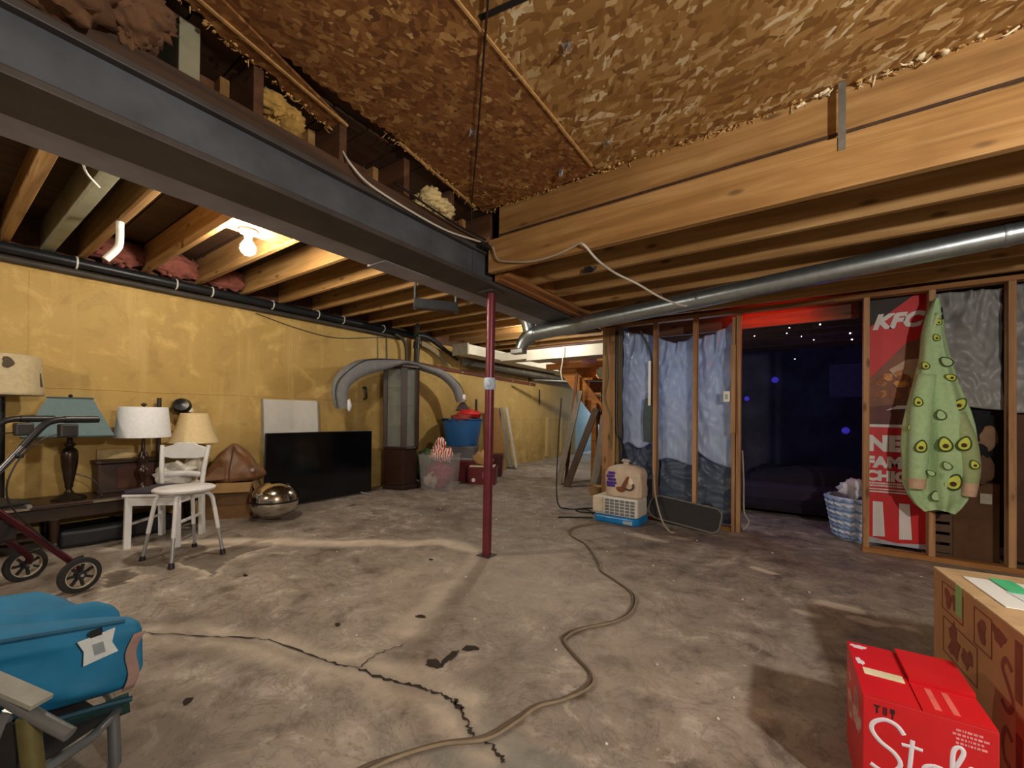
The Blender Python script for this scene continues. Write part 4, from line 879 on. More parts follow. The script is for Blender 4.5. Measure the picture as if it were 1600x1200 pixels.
# ================================================================ stairs and lumber at the far end
t = T('staircase', 'open wooden basement stairs seen from underneath', 'stairs', (-2.9, 6.7, 0))
M_stair = wood('stair_lumber', 'x', '#7d4a20', '#b0702f', '#cc9046')
def stringer(y): return B().bar((-3.52, y, 2.12), (-2.25, y, .55), .04, .26)
for y in (6.55, 7.35): O('stringer', stringer(y), M_stair, t, world=True)
for k in range(6):
    x = -3.38+.21*k; z = 2.03-.26*k; O('tread', B().box(x-.02, x+.26, 6.57, 7.33, z-.02, z+.02), M_stair, t, world=True); O('riser', B().box(x-.02, x-.005, 6.57, 7.33, z+.02, z+.24), M_stair, t, world=True) if k > 0 else None
O('header', B().box(-3.75, -2.2, 6.45, 6.53, 1.95, 2.05), M_stair, t, world=True)
O('post', B().box(-2.86, -2.77, 6.42, 6.50, 0, 1.35), M_stair, t, world=True)
O('pink_panel', B().box(-3.0, -2.75, 6.36, 6.38, 2.0, 2.12), pm('pink_foam_board', '#c58a9c', .7), t, world=True)
plank_m = [pm('weathered_plank', '#7d7468', .8, 0, .2, 7), pm('dark_plank', '#4b3b2c', .8, 0, .2, 7), pm('pale_plank', '#a99274', .8, 0, .2, 7), pm('reddish_plank', '#6d4428', .8, 0, .2, 7)]
for p, q, w_, m_, lab in (((-3.22, 5.95, .01), (-3.02, 6.32, 1.55), .10, 0, 'weathered grey plank leaning at the stairs beside the doorway'), ((-3.02, 5.85, .01), (-2.72, 6.3, 1.25), .11, 1, 'dark plank leaning diagonally against the stairs'),
                          ((-3.15, 6.08, .01), (-3.12, 6.40, 1.85), .05, 3, 'thin reddish stick standing at the foot of the stairs'), ((-2.62, 6.0, .01), (-2.58, 6.36, 1.3), .12, 0, 'grey board standing between the stairs and the corner post'),
                          ((-2.50, 5.8, .01), (-2.35, 6.32, 1.2), .05, 1, 'dark narrow stick leaning beside the corner post'), ((-2.25, 6.05, .01), (-2.23, 6.36, 1.6), .09, 3, 'brown board standing closest to the corner post')):
    one('leaning_plank', B().bar(p, q, w_, .022, (1, 0, 0) if False else (0, 1, 0)), plank_m[m_], lab, 'plank', 'lumber leaning at the stairs')
t = T('bar_clamp', 'black iron bar clamp hanging under the stairs', 'clamp', (-2.62, 6.3, 1.3))
O('bar', B().tube([(-2.56, 6.3, 2.0), (-2.60, 6.3, 1.35)], .014, 8), M_black_cable, t, world=True)
O('jaw', B().tube([(-2.85, 6.3, 1.70), (-2.58, 6.3, 1.68)], .014, 8), M_black_cable, t, world=True)
O('jaw', B().tube([(-2.70, 6.3, 1.45), (-2.45, 6.3, 1.46)], .014, 8), M_black_cable, t, world=True)
O('screw', B().tube([(-2.64, 6.3, 1.60), (-2.60, 6.3, 1.15)], .012, 8), M_black_cable, t, world=True)
O('handle', B().ball((-2.63, 6.3, 1.2), .035, 10), M_black_cable, t, world=True, smooth=True)
one('pull_string', B().tube([(-3.12, 5.9, 2.24), (-3.13, 5.9, 2.0), (-3.15, 5.89, 1.84), (-3.13, 5.9, 1.70)], .008, 6, smooth=4), M_white_cable, 'knotted white string hanging in front of the cream duct', 'string', smooth=True)
one('basket', B().lathe([(.08, 0), (.11, .13), (.1, .13), (.07, .01)], 16, (-2.42, 5.6, 0.0)), pm('wicker', '#b49468', .8), 'small pale basket on the floor by the corner post', 'basket')

# ================================================================ plastic sheeting in the stud wall
def sheet(name, x0, x1, top, bot, y, mat, label, seed, amp=.022, nx=46, nz=60, group=None):
    """top(u), bot(u) give the edge heights; folds fall from the pinned corners"""
    def fn(u, v):
        a, c = top(u), bot(u); z = a+(c-a)*v; x = x0+(x1-x0)*u
        f = amp*(.35+.65*math.sin(math.pi*min(1, v*1.3)))
        s1 = math.hypot(u, v*1.6); s2 = math.hypot(1-u, v*1.6)
        d = f*(.8*math.sin(s1*17+seed)*math.exp(-v*2)+.8*math.sin(s2*17-seed)*math.exp(-v*2)+.9*math.sin(u*8+seed+1.6*v)+1.3*mnoise.noise(Vector((u*2.5, v*2.2, seed)))+.5*math.sin((v*3.2+(u-.5)**2*7)*5+seed)*(v > .3)*math.sin(math.pi*u))*.7
        d += .030*(abs(math.sin(s1*13+seed+2*mnoise.noise(Vector((u*3, v*3, seed)))))-.5)*math.exp(-v*1.3)+.030*(abs(math.sin(s2*12-seed+2*mnoise.noise(Vector((u*3, v*3, seed+5)))))-.5)*math.exp(-v*1.3)
        d += .005*mnoise.noise(Vector((u*14, v*12, seed*3))) + .014*abs(mnoise.noise(Vector((u*5+v*5, v*8-u*3, seed*5))))
        return Vector((x+.006*math.sin(v*9+u*5), y+d, z))
    return one(name, B().grid(nx, nz, fn), mat, label, 'plastic sheet', group, smooth=2, solid=.0015)
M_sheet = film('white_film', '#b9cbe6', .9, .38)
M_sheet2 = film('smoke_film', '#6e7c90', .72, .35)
sheet('plastic_sheet', -1.715, -1.32, lambda u: 2.14-.10*u**.6, lambda u: .80+.03*math.sin(u*9), 4.735, M_sheet, 'pale blue-white plastic sheet in the stud bay beside the corner post', 1, .03)
sheet('plastic_sheet', -1.325, -.91, lambda u: 2.02-.08*math.sin(math.pi*u), lambda u: .64+.03*math.sin(u*5), 4.74, M_sheet, 'pale plastic sheet sagging in the middle stud bay', 2, .03)
sheet('plastic_sheet', -.905, -.50, lambda u: 1.96+.17*u**1.4, lambda u: .66-.06*u+.12*(1-u)**3, 4.735, M_sheet, 'plastic sheet pulled up to a peak beside the dark room opening', 3, .034)
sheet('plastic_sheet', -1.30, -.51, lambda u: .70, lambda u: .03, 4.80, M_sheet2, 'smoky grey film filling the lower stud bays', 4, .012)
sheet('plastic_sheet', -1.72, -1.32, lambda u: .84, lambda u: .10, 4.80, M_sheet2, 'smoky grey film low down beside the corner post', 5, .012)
M_sheetg = film('grey_film', '#a9a9a8', .92, .4)
sheet('plastic_sheet', .875, 1.262, lambda u: 2.15-.02*u, lambda u: 1.20+.04*(1-u)+.25*(1-u)**4, 4.72, M_sheetg, 'grey plastic sheet behind the avocado robe', 6, .03)
sheet('plastic_sheet', 1.29, 1.68, lambda u: 2.15, lambda u: 1.18, 4.72, M_sheetg, 'grey plastic sheet in the bay at the far edge of the stud wall', 7, .02)
t = T('light_switch', 'white switch box screwed to the stud by the dark room', 'switch', (-.605, 4.6, 1.28))
O('plate', B().box(-.03, .03, -.03, .03, 0, .105), M_porc, t, bevel=.004)
O('toggle', B().box(-.012, .012, -.036, -.03, .025, .075), pm('switch_green', '#8fb0ac', .5), t)
O('mounting_board', B().box(.035, .078, -.02, .0, -.45, .42), M_stud, wall_stud, world=False).location = (-.605, 4.6, 1.42)
# cables on the corner post
cable('power_cable', [(-1.73, 4.57, 2.1), (-1.725, 4.56, 1.6), (-1.72, 4.56, 1.0), (-1.66, 4.55, .85), (-1.60, 4.5, .72), (-1.56, 4.46, .62)], .013, M_black_cable, 'thick black cable running down the corner post to the litter bag')
cable('power_cable', [(-1.86, 4.56, 1.95), (-1.83, 4.555, 1.6), (-1.87, 4.555, 1.35), (-1.79, 4.555, 1.1), (-1.79, 4.555, .75)], .006, pm('green_cable', '#6d7a45', .5), 'thin green cable stapled to the corner post')
cable('power_cable', [(-1.50, 4.72, 2.1), (-1.38, 4.70, 1.8), (-1.365, 4.69, 1.3), (-1.37, 4.68, 1.05)], .012, pm('white_black_cable', '#5a5f66', .5), 'grey cable hanging down inside the plastic-covered bay')
one('cable_cover', B().box(-1.40, -1.37, 4.66, 4.68, 1.25, 1.75), M_porc, 'white cable cover strip on the stud beside the plastic sheets', 'strip', bevel=.004)
one('paddle', B().prism([(-.05, 0), (.05, 0), (.06, .3), (.035, .48), (-.035, .48), (-.06, .3)], .02, Matrix.Translation((-1.40, 4.69, .85)) @ Matrix.Rotation(R(90), 4, 'X')), pm('dark_teal', '#37474d', .5), 'dark flat paddle shape between the plastic sheets', 'paddle', bevel=.005)

# ================================================================ litter box with bag
t = T('litter_box', 'white gridded pet litter box on a bright blue tray', 'litter box', (-1.60, 4.37, 0), -3)
M_bblue = pm('bright_blue_plastic', '#1580c8', .35, 0, .08, 6)
O('tray', B().prism([(-.25, .15), (-.25, -.11), (-.21, -.17), (.21, -.17), (.25, -.11), (.25, .15)], .075, Matrix.Translation((0, 0, 0))), M_bblue, t, bevel=.018)
M_wplast = pm('white_hard_plastic', '#d6d2ca', .4, 0, .05)
O('hood', B().box(-.245, .245, -.145, .14, .075, .275), M_wplast, t, bevel=.022)
O('entry_panel', B().box(-.25, -.13, -.165, -.14, .10, .27), pm('cream_plastic', '#cfc4ae', .45), t, bevel=.012)
for i in range(6):
    for j in range(5):
        O('grid_slot', B().box(-.11+i*.056, -.066+i*.056, -.149, -.143, .095+j*.033, .119+j*.033), pm('slot_grey', '#6e7780', .7), t)
O('sticker', B().box(.10, .2, -.174, -.168, .015, .05), pm('silver_sticker', '#a9b9c4', .4), t)
t = T('litter_bag', 'knotted clear bag of cream litter sack with purple print on the litter box', 'bag', (-1.545, 4.39, .277), -3)
def sack(u, v):
    a = 2*math.pi*u; ca, sa = math.cos(a), math.sin(a); e = .42
    px = math.copysign(abs(ca)**e, ca); py = math.copysign(abs(sa)**e, sa)
    prof = [(.0, 0), (.97, 0), (1, .03), (1.0, .5), (.98, .72), (.86, .86), (.5, .95), (.2, .97), (.12, 1.0), (.2, 1.1), (.0, 1.08)]
    k = v*(len(prof)-1); i = min(int(k), len(prof)-2); f = k-i; r = prof[i][0]*(1-f)+prof[i+1][0]*f; z = (prof[i][1]*(1-f)+prof[i+1][1]*f)*.345
    w = 1+.06*mnoise.noise(Vector((ca*2.5, sa*2.5, z*9)))+.015*math.sin(a*9+z*30)
    return Vector((px*r*.205*w, py*r*.125*w, z))
O('sack', B().grid(56, 34, sack, True), pm('cream_sack', '#c9b6a0', .5, 0, .12, 9), t, smooth=2)
M_purple = pm('purple_print', '#4a2a9c', .6)
for j, (z, x0, x1) in enumerate(((.235, -.145, -.07), (.20, -.165, -.075), (.165, -.15, -.06), (.13, -.165, -.055), (.10, -.16, -.07))):
    rnd = random.Random(j); x = x0
    while x < x1:
        w_ = rnd.uniform(.016, .03); O('purple_print', B().box(x, x+w_-.004, -.134, -.129, z, z+.026), M_purple, t); x += w_
O('squirrel_print', B().tube([(-.05, -.135, .10), (-.02, -.137, .085), (.02, -.137, .09), (.035, -.136, .13), (.055, -.135, .17), (.07, -.134, .205), (.085, -.133, .225)], [(.010, .003), (.028, .003), (.032, .003), (.024, .003), (.02, .003), (.016, .003), (.006, .002)], 10, smooth=4, up=(0, 1, 0)), pm('brown_print', '#7c4433', .7), t, smooth=True)
O('squirrel_print', B().tube([(.02, -.138, .11), (.06, -.136, .09), (.10, -.135, .085), (.13, -.134, .11), (.13, -.133, .15)], [(.010, .003)]*5, 8, smooth=4, up=(0, 1, 0)), pm('dark_print', '#4e3a30', .7), t, smooth=True)
O('pale_print', B().ball((.10, -.128, .17), .03, 10, (1, .15, 1.2)).ball((.08, -.128, .215), .02, 10, (1, .2, 1)), pm('ivory_print', '#e2d7c0', .7), t, smooth=True)
O('knot', B().ball((0, 0, .37), .03, 12, (1.6, 1, .8), .5, 2), film('clear_bag_film', '#d8d2d4', .6, .25), t, smooth=2)
# leaning black oval board
t = T('padded_board', 'black oval padded board with grey piping leaning at the stud wall', 'board', (-.98, 4.50, 0))
def rrect(w, h, n=8, rl=.45, rr_=.3):
    pts = []
    for cx, cy, a0, r in ((w/2-h*rr_, h/2-h*rr_, 0, h*rr_), (-w/2+h*rl, h/2-h*rl, 90, h*rl), (-w/2+h*rl, -h/2+h*rl, 180, h*rl), (w/2-h*rr_, -h/2+h*rr_, 270, h*rr_)):
        for k in range(n): a = R(a0+90*k/(n-1)); pts.append((cx+r*math.cos(a), cy+r*math.sin(a)))
    return pts
MO = Matrix.Translation((0, 0, .14)) @ Matrix.Rotation(R(-4), 4, 'Z') @ Matrix.Rotation(R(6), 4, 'Y') @ Matrix.Rotation(R(68), 4, 'X') 
O('pad', B().prism(rrect(.70, .24), .025, MO), pm('black_pad', '#1d1d20', .7, 0, .3, 20), t, bevel=.008)
O('piping', B().tube([MO @ Vector((x, y, .03)) for x, y in rrect(.70, .24)+rrect(.70, .24)[:1]], .008, 6), pm('grey_piping', '#6e6a62', .6), t, smooth=True)
O('handle', B().tube([MO @ Vector((.14, .118, .01)), MO @ Vector((.17, .15, .01)), MO @ Vector((.23, .15, .01)), MO @ Vector((.25, .115, .01))], .012, 8, smooth=3), M_black_cable, t, smooth=True)

# cords on the floor
cordp = [(-1.70, 4.16), (-1.80, 4.02), (-1.877, 3.77), (-1.765, 3.525), (-1.54, 3.357), (-1.28, 3.0), (-1.19, 2.853), (-1.043, 2.744), (-.872, 2.593), (-.806, 2.376), (-.828, 2.203), (-.951, 2.005), (-.985, 1.903), (-.962, 1.846), (-.85, 1.76), (-.747, 1.687), (-.727, 1.597), (-.766, 1.475), (-.83, 1.385), (-.862, 1.259), (-.9, 1.14), (-.998, 1.036), (-1.079, .913), (-1.13, .82), (-1.2, .6)]
t = T('extension_cord', 'doubled brown extension cord snaking across the concrete floor', 'cord', (-1.0, 2.0, 0))
M_cord = pm('brown_cord', '#5d5042', .5)
O('strand', B().tube([(x, y, .009) for x, y in cordp], .0062, 8, smooth=6), M_cord, t, smooth=True, world=True)
O('strand', B().tube([(x+.012+.006*math.sin(i*1.7), y+.006*math.cos(i*2.3), .0085) for i, (x, y) in enumerate(cordp)], .006, 8, smooth=6), pm('tan_cord', '#8a7c69', .5), t, smooth=True, world=True)
for pts, lab in (([(-2.45, 4.6, 1.35), (-2.44, 4.5, .7), (-2.40, 4.42, .12), (-2.30, 4.5, .012), (-2.1, 4.7, .012), (-1.95, 4.66, .012)], 'black cable dropping past the stairs to the floor by the corner post'), ([(-1.9, 4.55, .012), (-2.1, 4.45, .012), (-2.2, 4.52, .012), (-2.08, 4.60, .012), (-1.95, 4.45, .012)], 'loop of black cable on the floor beside the litter box'), ([(-1.88, 4.28, .012), (-2.0, 4.2, .012), (-2.15, 4.1, .012), (-2.19, 4.06, .012)], 'short black cable end on the floor left of the litter box'),
                 ([(-1.29, 4.52, .55), (-1.25, 4.45, .3), (-1.15, 4.33, .08), (-1.05, 4.22, .012), (-1.0, 4.2, .012)], 'grey cable trailing from the litter bag over the black board'), ([(-.48, 4.72, .8), (-.47, 4.75, .5), (-.46, 4.7, .2), (-.42, 4.72, .1), (-.47, 4.70, .012)], 'thin white cable dangling beside the opening of the dark room')):
    cable('power_cable', pts, .008, M_black_cable if 'black cable' in lab else M_tan_cable, lab)
b = B(); rnd = random.Random(12)
for k in range(70):
    x, y = rnd.uniform(-3.6, 1.2), rnd.uniform(1.2, 4.4); b.ball((x, y, fz(x)+.003), rnd.uniform(.003, .009), 6, (1, 1, .6), .5, k)
o = one('debris', b, pm('white_debris', '#d8d4cb', .8), 'small white crumbs of debris scattered over the floor', 'debris'); o['kind'] = 'stuff'

# ================================================================ dark room and things on the stud wall
t = T('promo_banner', 'tall red KFC promotional banner hung behind the studs', 'banner', (.67, 4.79, .05))
M_bred = pm('banner_red', '#c4141c', .55, 0, .08, 10); M_bwhite = pm('banner_white', '#d5d0cf', .6, 0, .05); M_bdark = pm('banner_dark', '#1f0d0c', .6); M_bbrown = pm('banner_brown', '#7a4a32', .6, 0, .25, 6)
MB_ = Matrix.Rotation(R(90), 4, 'X')          # banner plane faces the camera side
def flat(name, poly, off, mat, th=.0015): return O(name, B().prism(poly, th, Matrix.Translation((0, -off, 0)) @ MB_), mat, t)
flat('cloth', [(-.20, 0), (.20, 0), (.20, 2.14), (-.20, 2.14)], .002, M_bred, .003)
flat('dark_corner', [(-.20, 1.86), (.13, 2.14), (-.20, 2.14)], .0056, M_bdark)
flat('photo_ground', [(-.20, 1.02), (.20, 1.02), (.20, 1.78), (.06, 1.72), (-.08, 1.55), (-.20, 1.40)], .0056, M_bbrown)
flat('photo_shade', [(-.18, 1.02), (.20, 1.02), (.20, 1.16), (-.02, 1.20), (-.18, 1.18)], .0075, pm('banner_maroon', '#5a2a28', .6))
flat('bowl', [(-.05, 1.50), (.06, 1.58), (.20, 1.58), (.20, 1.50), (.1, 1.42), (.0, 1.42)], .0078, pm('bowl_print', '#b89a80', .6, 0, .2, 12))
rnd = random.Random(4)
for k in range(22):
    x = rnd.uniform(-.17, .16); z = 1.27+rnd.uniform(0, .22)*(1-.4*abs(x)); b = B(); b.prism(blob(12, rnd.uniform(.022, .042), .3, k), .0015, Matrix.Translation((x, -.0085-.0004*k, z)) @ MB_)
    O('chicken_print', b, pm('chicken_print%d' % (k % 3), ('#b06f34', '#8a4f25', '#c98b48')[k % 3], .6, 0, .3, 30), t)
flat('paper_edge', [(-.07, 1.15), (.0, 1.19), (.1, 1.19), (.1, 1.165), (.0, 1.16)], .0105, M_bwhite)
flat('white_rule', [(-.20, 1.005), (.20, 1.0), (.20, 1.025), (-.20, 1.03)], .0105, M_bwhite)
flat('red_band', [(-.20, .44), (.20, .44), (.20, 1.0), (-.20, 1.0)], .0075, M_bred)
flat('white_rule', [(-.20, .44), (.20, .44), (.20, .452), (-.20, .452)], .0105, M_bwhite)
flat('white_rule', [(-.20, .464), (.20, .464), (.20, .474), (-.20, .474)], .0105, M_bwhite)
for x0, x1 in ((-.155, -.075), (.015, .095)): flat('white_stripe', [(x0, .055), (x1, .065), (x1-.015, .36), (x0+.0, .36)], .0105, M_bwhite)
flat('bottom_hem', [(-.20, 0), (.20, .0), (.20, .045), (.0, .02), (-.20, .055)], .0105, pm('hem_pale', '#a6a8b4', .6))
for body, s_, x, z, sh, bd in (('KFC', .165, -.16, 1.86, .3, .010), ('NE', .175, -.19, .805, 0, .011), ('FAM', .125, -.205, .66, 0, .008), ('CHIC', .115, -.205, .545, 0, .007)):
    text(body, s_, t, M_bwhite, Matrix.Translation((x, -.0125, z)) @ MB_, shear=sh, bold=bd)
for k in range(2):
    rnd = random.Random(k); x = -.19
    while x < .19:
        w_ = rnd.uniform(.008, .02); flat('fine_print', [(x, .49+.022*k), (x+w_-.003, .49+.022*k), (x+w_-.003, .505+.022*k), (x, .505+.022*k)], .0105, M_bwhite); x += w_

# avocado robe on a stud
t = T('hooded_robe', 'pale green fleece robe printed with avocados hanging on a stud', 'robe', (.865, 4.55, .42))
edges = [(1.64, .845, .875), (1.52, .80, .90), (1.38, .775, .905), (1.18, .762, .94), (.98, .725, .985), (.78, .685, 1.045), (.66, .665, 1.07), (.50, .655, 1.085), (.34, .665, 1.08), (.20, .665, 1.055), (.10, .70, 1.03), (.04, .735, 1.0), (.0, .78, .97)]
def robe_fn(u, v):
    k = v*(len(edges)-1); i = min(int(k), len(edges)-2); f = k-i; z, a, c = (edges[i][q]*(1-f)+edges[i+1][q]*f for q in range(3))
    a, c = a-.865, c-.865; cx = (a+c)/2; hw = (c-a)/2; th = 2*math.pi*u
    dep = .05+.05*math.sin(math.pi*min(1, v*1.05)); fold = 1+.42*math.sin(th*5+v*2.4)*min(1, v*1.8)+.22*math.sin(th*9-v*5)*v+.2*mnoise.noise(Vector((th*1.4, v*4, 2)))
    x = cx+hw*math.cos(th); y = math.sin(th)*dep*fold
    return Vector((x, min(y, .05)-.02, z+.012*math.sin(th*3)*v**6))
M_green = pm('green_fleece', '#a9c795', .9, 0, .1, 40, .3)
O('fleece', B().grid(90, 60, robe_fn, True), M_green, t, smooth=2)
sl = O('sleeve', B().tube([(-.07, -.09, 1.05), (-.10, -.10, .8), (-.115, -.11, .5), (-.125, -.11, .22)], [.055, .065, .062, .05], 16, smooth=5), M_green, t, smooth=2)
O('cuff', B().tube([(-.125, -.11, .25), (-.128, -.11, .17)], [.054, .05], 14), pm('peach_cuff', '#c4a48a', .85), sl, smooth=True)
sl = O('sleeve', B().tube([(.09, -.08, .75), (.14, -.09, .55), (.165, -.08, .35), (.16, -.07, .2)], [.05, .06, .055, .045], 16, smooth=5), pm('olive_fleece', '#9aa878', .9, 0, .1, 40), t, smooth=2)
O('cuff', B().tube([(.162, -.075, .24), (.158, -.07, .14)], [.05, .04], 14), pm('peach_cuff', '#c4a48a', .85), sl, smooth=True)
O('hood', B().grid(20, 12, lambda u, v: Vector((-.03-.035*math.sin(math.pi*v)+.05*u, -.075-.025*math.sin(math.pi*u), 1.12+.40*v))), pm('hood_lining', '#b9cf9f', .9), t, smooth=2, solid=.006)
M_av1 = pm('avocado_outline', '#3d4a1c', .9); M_av2 = pm('avocado_flesh', '#c3cf58', .9); M_av3 = pm('avocado_pit', '#4a3018', .9)
def robe_pt(x, z):
    best = None
    for i in range(60):
        u = .5+.5*i/60
        v0 = 1-z/1.64; p = robe_fn(u, max(0, min(1, inv_v(z))))
        d = abs(p.x-x)
        if best is None or d < best[0]: best = (d, p)
    return best[1]
def inv_v(z):
    for i in range(len(edges)-1):
        z0, z1 = edges[i][0], edges[i+1][0]
        if z0 >= z >= z1: return (i+(z0-z)/(z0-z1))/(len(edges)-1)
    return 1
for k, (x, z, s_, rot, pit_) in enumerate(((0.02, .52, .10, 10, 1), (.12, .53, .095, -15, 1), (.07, .24, .11, -20, 1), (-.02, 1.33, .05, 20, 1), (-.005, 1.45, .045, 0, 1), (.03, 1.14, .075, 40, 0), (-.08, 1.12, .055, 20, 1), (.10, .82, .085, -30, 1), (-.13, .84, .065, 10, 1), (-.02, .12, .07, 0, 0), (.17, .38, .06, 20, 1), (-.165, .64, .045, 10, 1), (.05, 1.02, .06, 60, 1), (.0, .74, .07, 15, 0), (-.115, .50, .085, -10, 1), (.03, .36, .06, 30, 0), (-.06, .30, .05, 50, 0))):
    p = robe_pt(x, z); yy = p.y-.012
    if k in (14,): yy = -.178
    elif x < -.05 and .2 < z < 1.0: yy = min(yy, -.165) if x > -.16 else yy
    elif .08 < x < .2 and .2 < z < .75: yy = min(yy, -.148)
    M = Matrix.Translation((x, yy, z)) @ MB_ @ Matrix.Rotation(R(rot), 4, 'Z')
    out = [(s_*.42*(1-.28*math.sin(a))*math.cos(a), s_*.6*math.sin(a)) for a in [2*math.pi*q/20 for q in range(20)]]
    g = O('avocado_print', B().prism(out, .003, M), M_av1, t)
    O('flesh', B().prism([(q*.74, w*.78) for q, w in out], .003, M @ Matrix.Translation((0, 0, .002))), M_av2 if pit_ else M_green, g)
    if pit_: O('pit', B().prism([(s_*.17*math.cos(a), s_*.17*math.sin(a)-s_*.14) for a in [2*math.pi*q/14 for q in range(14)]], .003, M @ Matrix.Translation((0, 0, .004))), M_av3, g)
O('strap', B().tube([(.0, -.03, 1.62), (.015, -.06, 1.55), (.02, -.07, 1.47)], .008, 6), M_black_cable, t, smooth=True)

# clutter behind the far stud bays
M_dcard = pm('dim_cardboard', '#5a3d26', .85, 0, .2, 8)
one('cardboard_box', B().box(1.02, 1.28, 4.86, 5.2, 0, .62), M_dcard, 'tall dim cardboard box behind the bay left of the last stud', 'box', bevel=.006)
t = T('wooden_crate', 'dark slatted crate on the floor behind the robe', 'crate', (.93, 5.0, 0))
for k in range(5): O('slat', B().box(-.06+0, .085, -.15, -.135, .03+k*.085, .09+k*.085), pm('crate_wood', '#5b4536', .8, 0, .3, 8), t)
for x in (-.065, .075): O('corner', B().box(x, x+.02, -.135, .14, .0, .46), pm('crate_wood', '#5b4536', .8, 0, .3, 8), t)
O('crate_base', B().box(-.06, .09, -.13, .14, .0, .02), pm('crate_wood', '#5b4536', .8, 0, .3, 8), t)
one('black_garment', B().ball((1.05, 4.86, .98), .2, 24, (1.0, .35, 1.9), .4, 3, 8), pm('black_cloth', '#15161c', .9, 0, .4, 9), 'black garment bundled behind the robe under the grey sheet', 'garment', smooth=2)
one('cushion', B().ball((1.19, 4.84, .98), .09, 18, (.8, .45, 1.3), .2, 3, 8), pm('tan_cushion', '#8a6d55', .9), 'tan cushion wedged above the dim cardboard box', 'cushion', smooth=2)
one('cushion', B().ball((1.17, 4.82, .74), .09, 18, (.8, .4, 1.25), .25, 9, 8), pm('brown_cushion', '#5f4434', .9), 'brown cushion below the tan one in the stud bay', 'cushion', smooth=2)
one('note_card', B().box(1.17, 1.235, 4.845, 4.855, .46, .54), pm('note_paper', '#a89f8e', .7), 'small pale card on the front of the dim cardboard box', 'card')
one('wood_panel', B().box(1.33, 1.68, 4.80, 4.82, .05, 1.17), pm('brown_panel', '#4a2a16', .7, 0, .25, 6), 'brown wood panel in the last bay of the stud wall', 'panel')
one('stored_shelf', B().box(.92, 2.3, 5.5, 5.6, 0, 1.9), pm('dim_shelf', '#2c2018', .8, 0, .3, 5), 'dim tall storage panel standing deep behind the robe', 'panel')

# dark room
O('header_board', B().box(-1.7, .43, 4.86, 4.90, 2.04, 2.19), M_old_shaded, wall_stud)
t = T('light_strip', 'glowing red light strip under the top plate of the dark room', 'light strip', (-.45, 4.712, 2.178))
O('glowing_tube', B().box(-.10, .55, -.006, .006, 0, .01), emit('red_strip_glow', (1, .035, .01), 40), t)
O('channel', B().box(-.11, .56, -.01, .01, .01, .014), M_galv, t)
t = T('bed', 'low bed under a dark cover in the unlit room', 'bed', (.1, 6.5, 0))
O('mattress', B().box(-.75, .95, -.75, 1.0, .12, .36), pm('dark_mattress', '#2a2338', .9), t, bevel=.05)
def cover(u, v):
    x, y = -.82+1.84*u, -.82+1.9*v; z = .40+.16*math.exp(-((x-.2)**2/.35+(y+.2)**2/.4))+.05*mnoise.noise(Vector((x*3, y*3, 1)))
    e = min(u, 1-u, v)*9
    return Vector((x, y, z if e > 1 else .06+(z-.06)*e))
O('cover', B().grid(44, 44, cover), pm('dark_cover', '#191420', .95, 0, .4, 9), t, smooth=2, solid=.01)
t = T('laundry_basket', 'blue and white woven basket just inside the dark room', 'basket', (.47, 5.08, 0))
O('liner', B().lathe([(.19, .0), (.2, .01), (.265, .38), (.26, .40), (.25, .38), (.185, .02), (.0, .02)], 36, cap=False), pm('basket_white', '#b9c6dc', .8), t, smooth=True)
for j in range(9):
    z = .035+.042*j; r_ = .2+.066*z/.38
    O('woven_band', B().tube([((r_+.006+.006*(1 if k % 2 else -1))*math.cos(2*math.pi*k/44), (r_+.006+.006*(1 if k % 2 else -1))*math.sin(2*math.pi*k/44), z+.008*(1 if k % 2 else -1)) for k in range(45)], .014, 6), pm('basket_blue%d' % (j % 2), ('#7f9ccb', '#c3cfe4')[j % 2], .8), t, smooth=True)
one('white_cloth', B().ball((.42, 5.02, .47), .12, 18, (1.0, .8, .75), .5, 7, 8), pm('white_towel', '#c9cbd8', .9), 'crumpled white cloth piled in the woven basket', 'cloth', smooth=2)
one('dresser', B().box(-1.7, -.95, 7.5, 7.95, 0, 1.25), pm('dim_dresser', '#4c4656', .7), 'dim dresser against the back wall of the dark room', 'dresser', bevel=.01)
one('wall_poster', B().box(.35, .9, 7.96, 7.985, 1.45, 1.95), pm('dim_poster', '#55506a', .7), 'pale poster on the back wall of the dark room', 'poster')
M_star = emit('star_dot_glow', (.85, .85, 1.0), 7)  # projected star dots built as glowing specks; their wires are made up
t = T('star_dots', 'projected white star dots under the dark room ceiling, built as glowing specks', 'light dots', (0, 5.715, 2.19))
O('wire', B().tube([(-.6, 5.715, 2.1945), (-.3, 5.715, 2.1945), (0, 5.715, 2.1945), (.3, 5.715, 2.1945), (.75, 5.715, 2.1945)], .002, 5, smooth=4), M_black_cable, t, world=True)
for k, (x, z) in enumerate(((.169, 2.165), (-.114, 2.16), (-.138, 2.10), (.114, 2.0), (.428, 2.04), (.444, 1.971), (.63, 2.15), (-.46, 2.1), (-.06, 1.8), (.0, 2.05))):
    q = O('star_dot', B().ball((x, 5.71, z), .007 if k in (0, 4, 5) else .0045, 8), M_star, t, world=True)
    O('dot_wire', B().tube([(x, 5.712, z), (x, 5.714, 2.194)], .001, 4), M_black_cable, q, world=True)
M_blob = emit('blue_blotch_glow', (.08, .05, .7), .22)  # glowing globes stand in for soft blue light blotches on the wall
for k, (x, z, s_, lab) in enumerate(((-.35, 1.75, .05, 'blue blotch of light built as a dim globe, highest on the back wall of the dark room'), (.55, .95, .05, 'blue blotch of light built as a dim globe, low on the back wall above the bed'), (-.75, 1.45, .04, 'small blue blotch of light built as a dim globe beside the dresser in the dark room'))):
    one('blue_blotch', B().ball((x, 7.99, z), s_, 12), M_blob, lab, 'lamp', smooth=True)

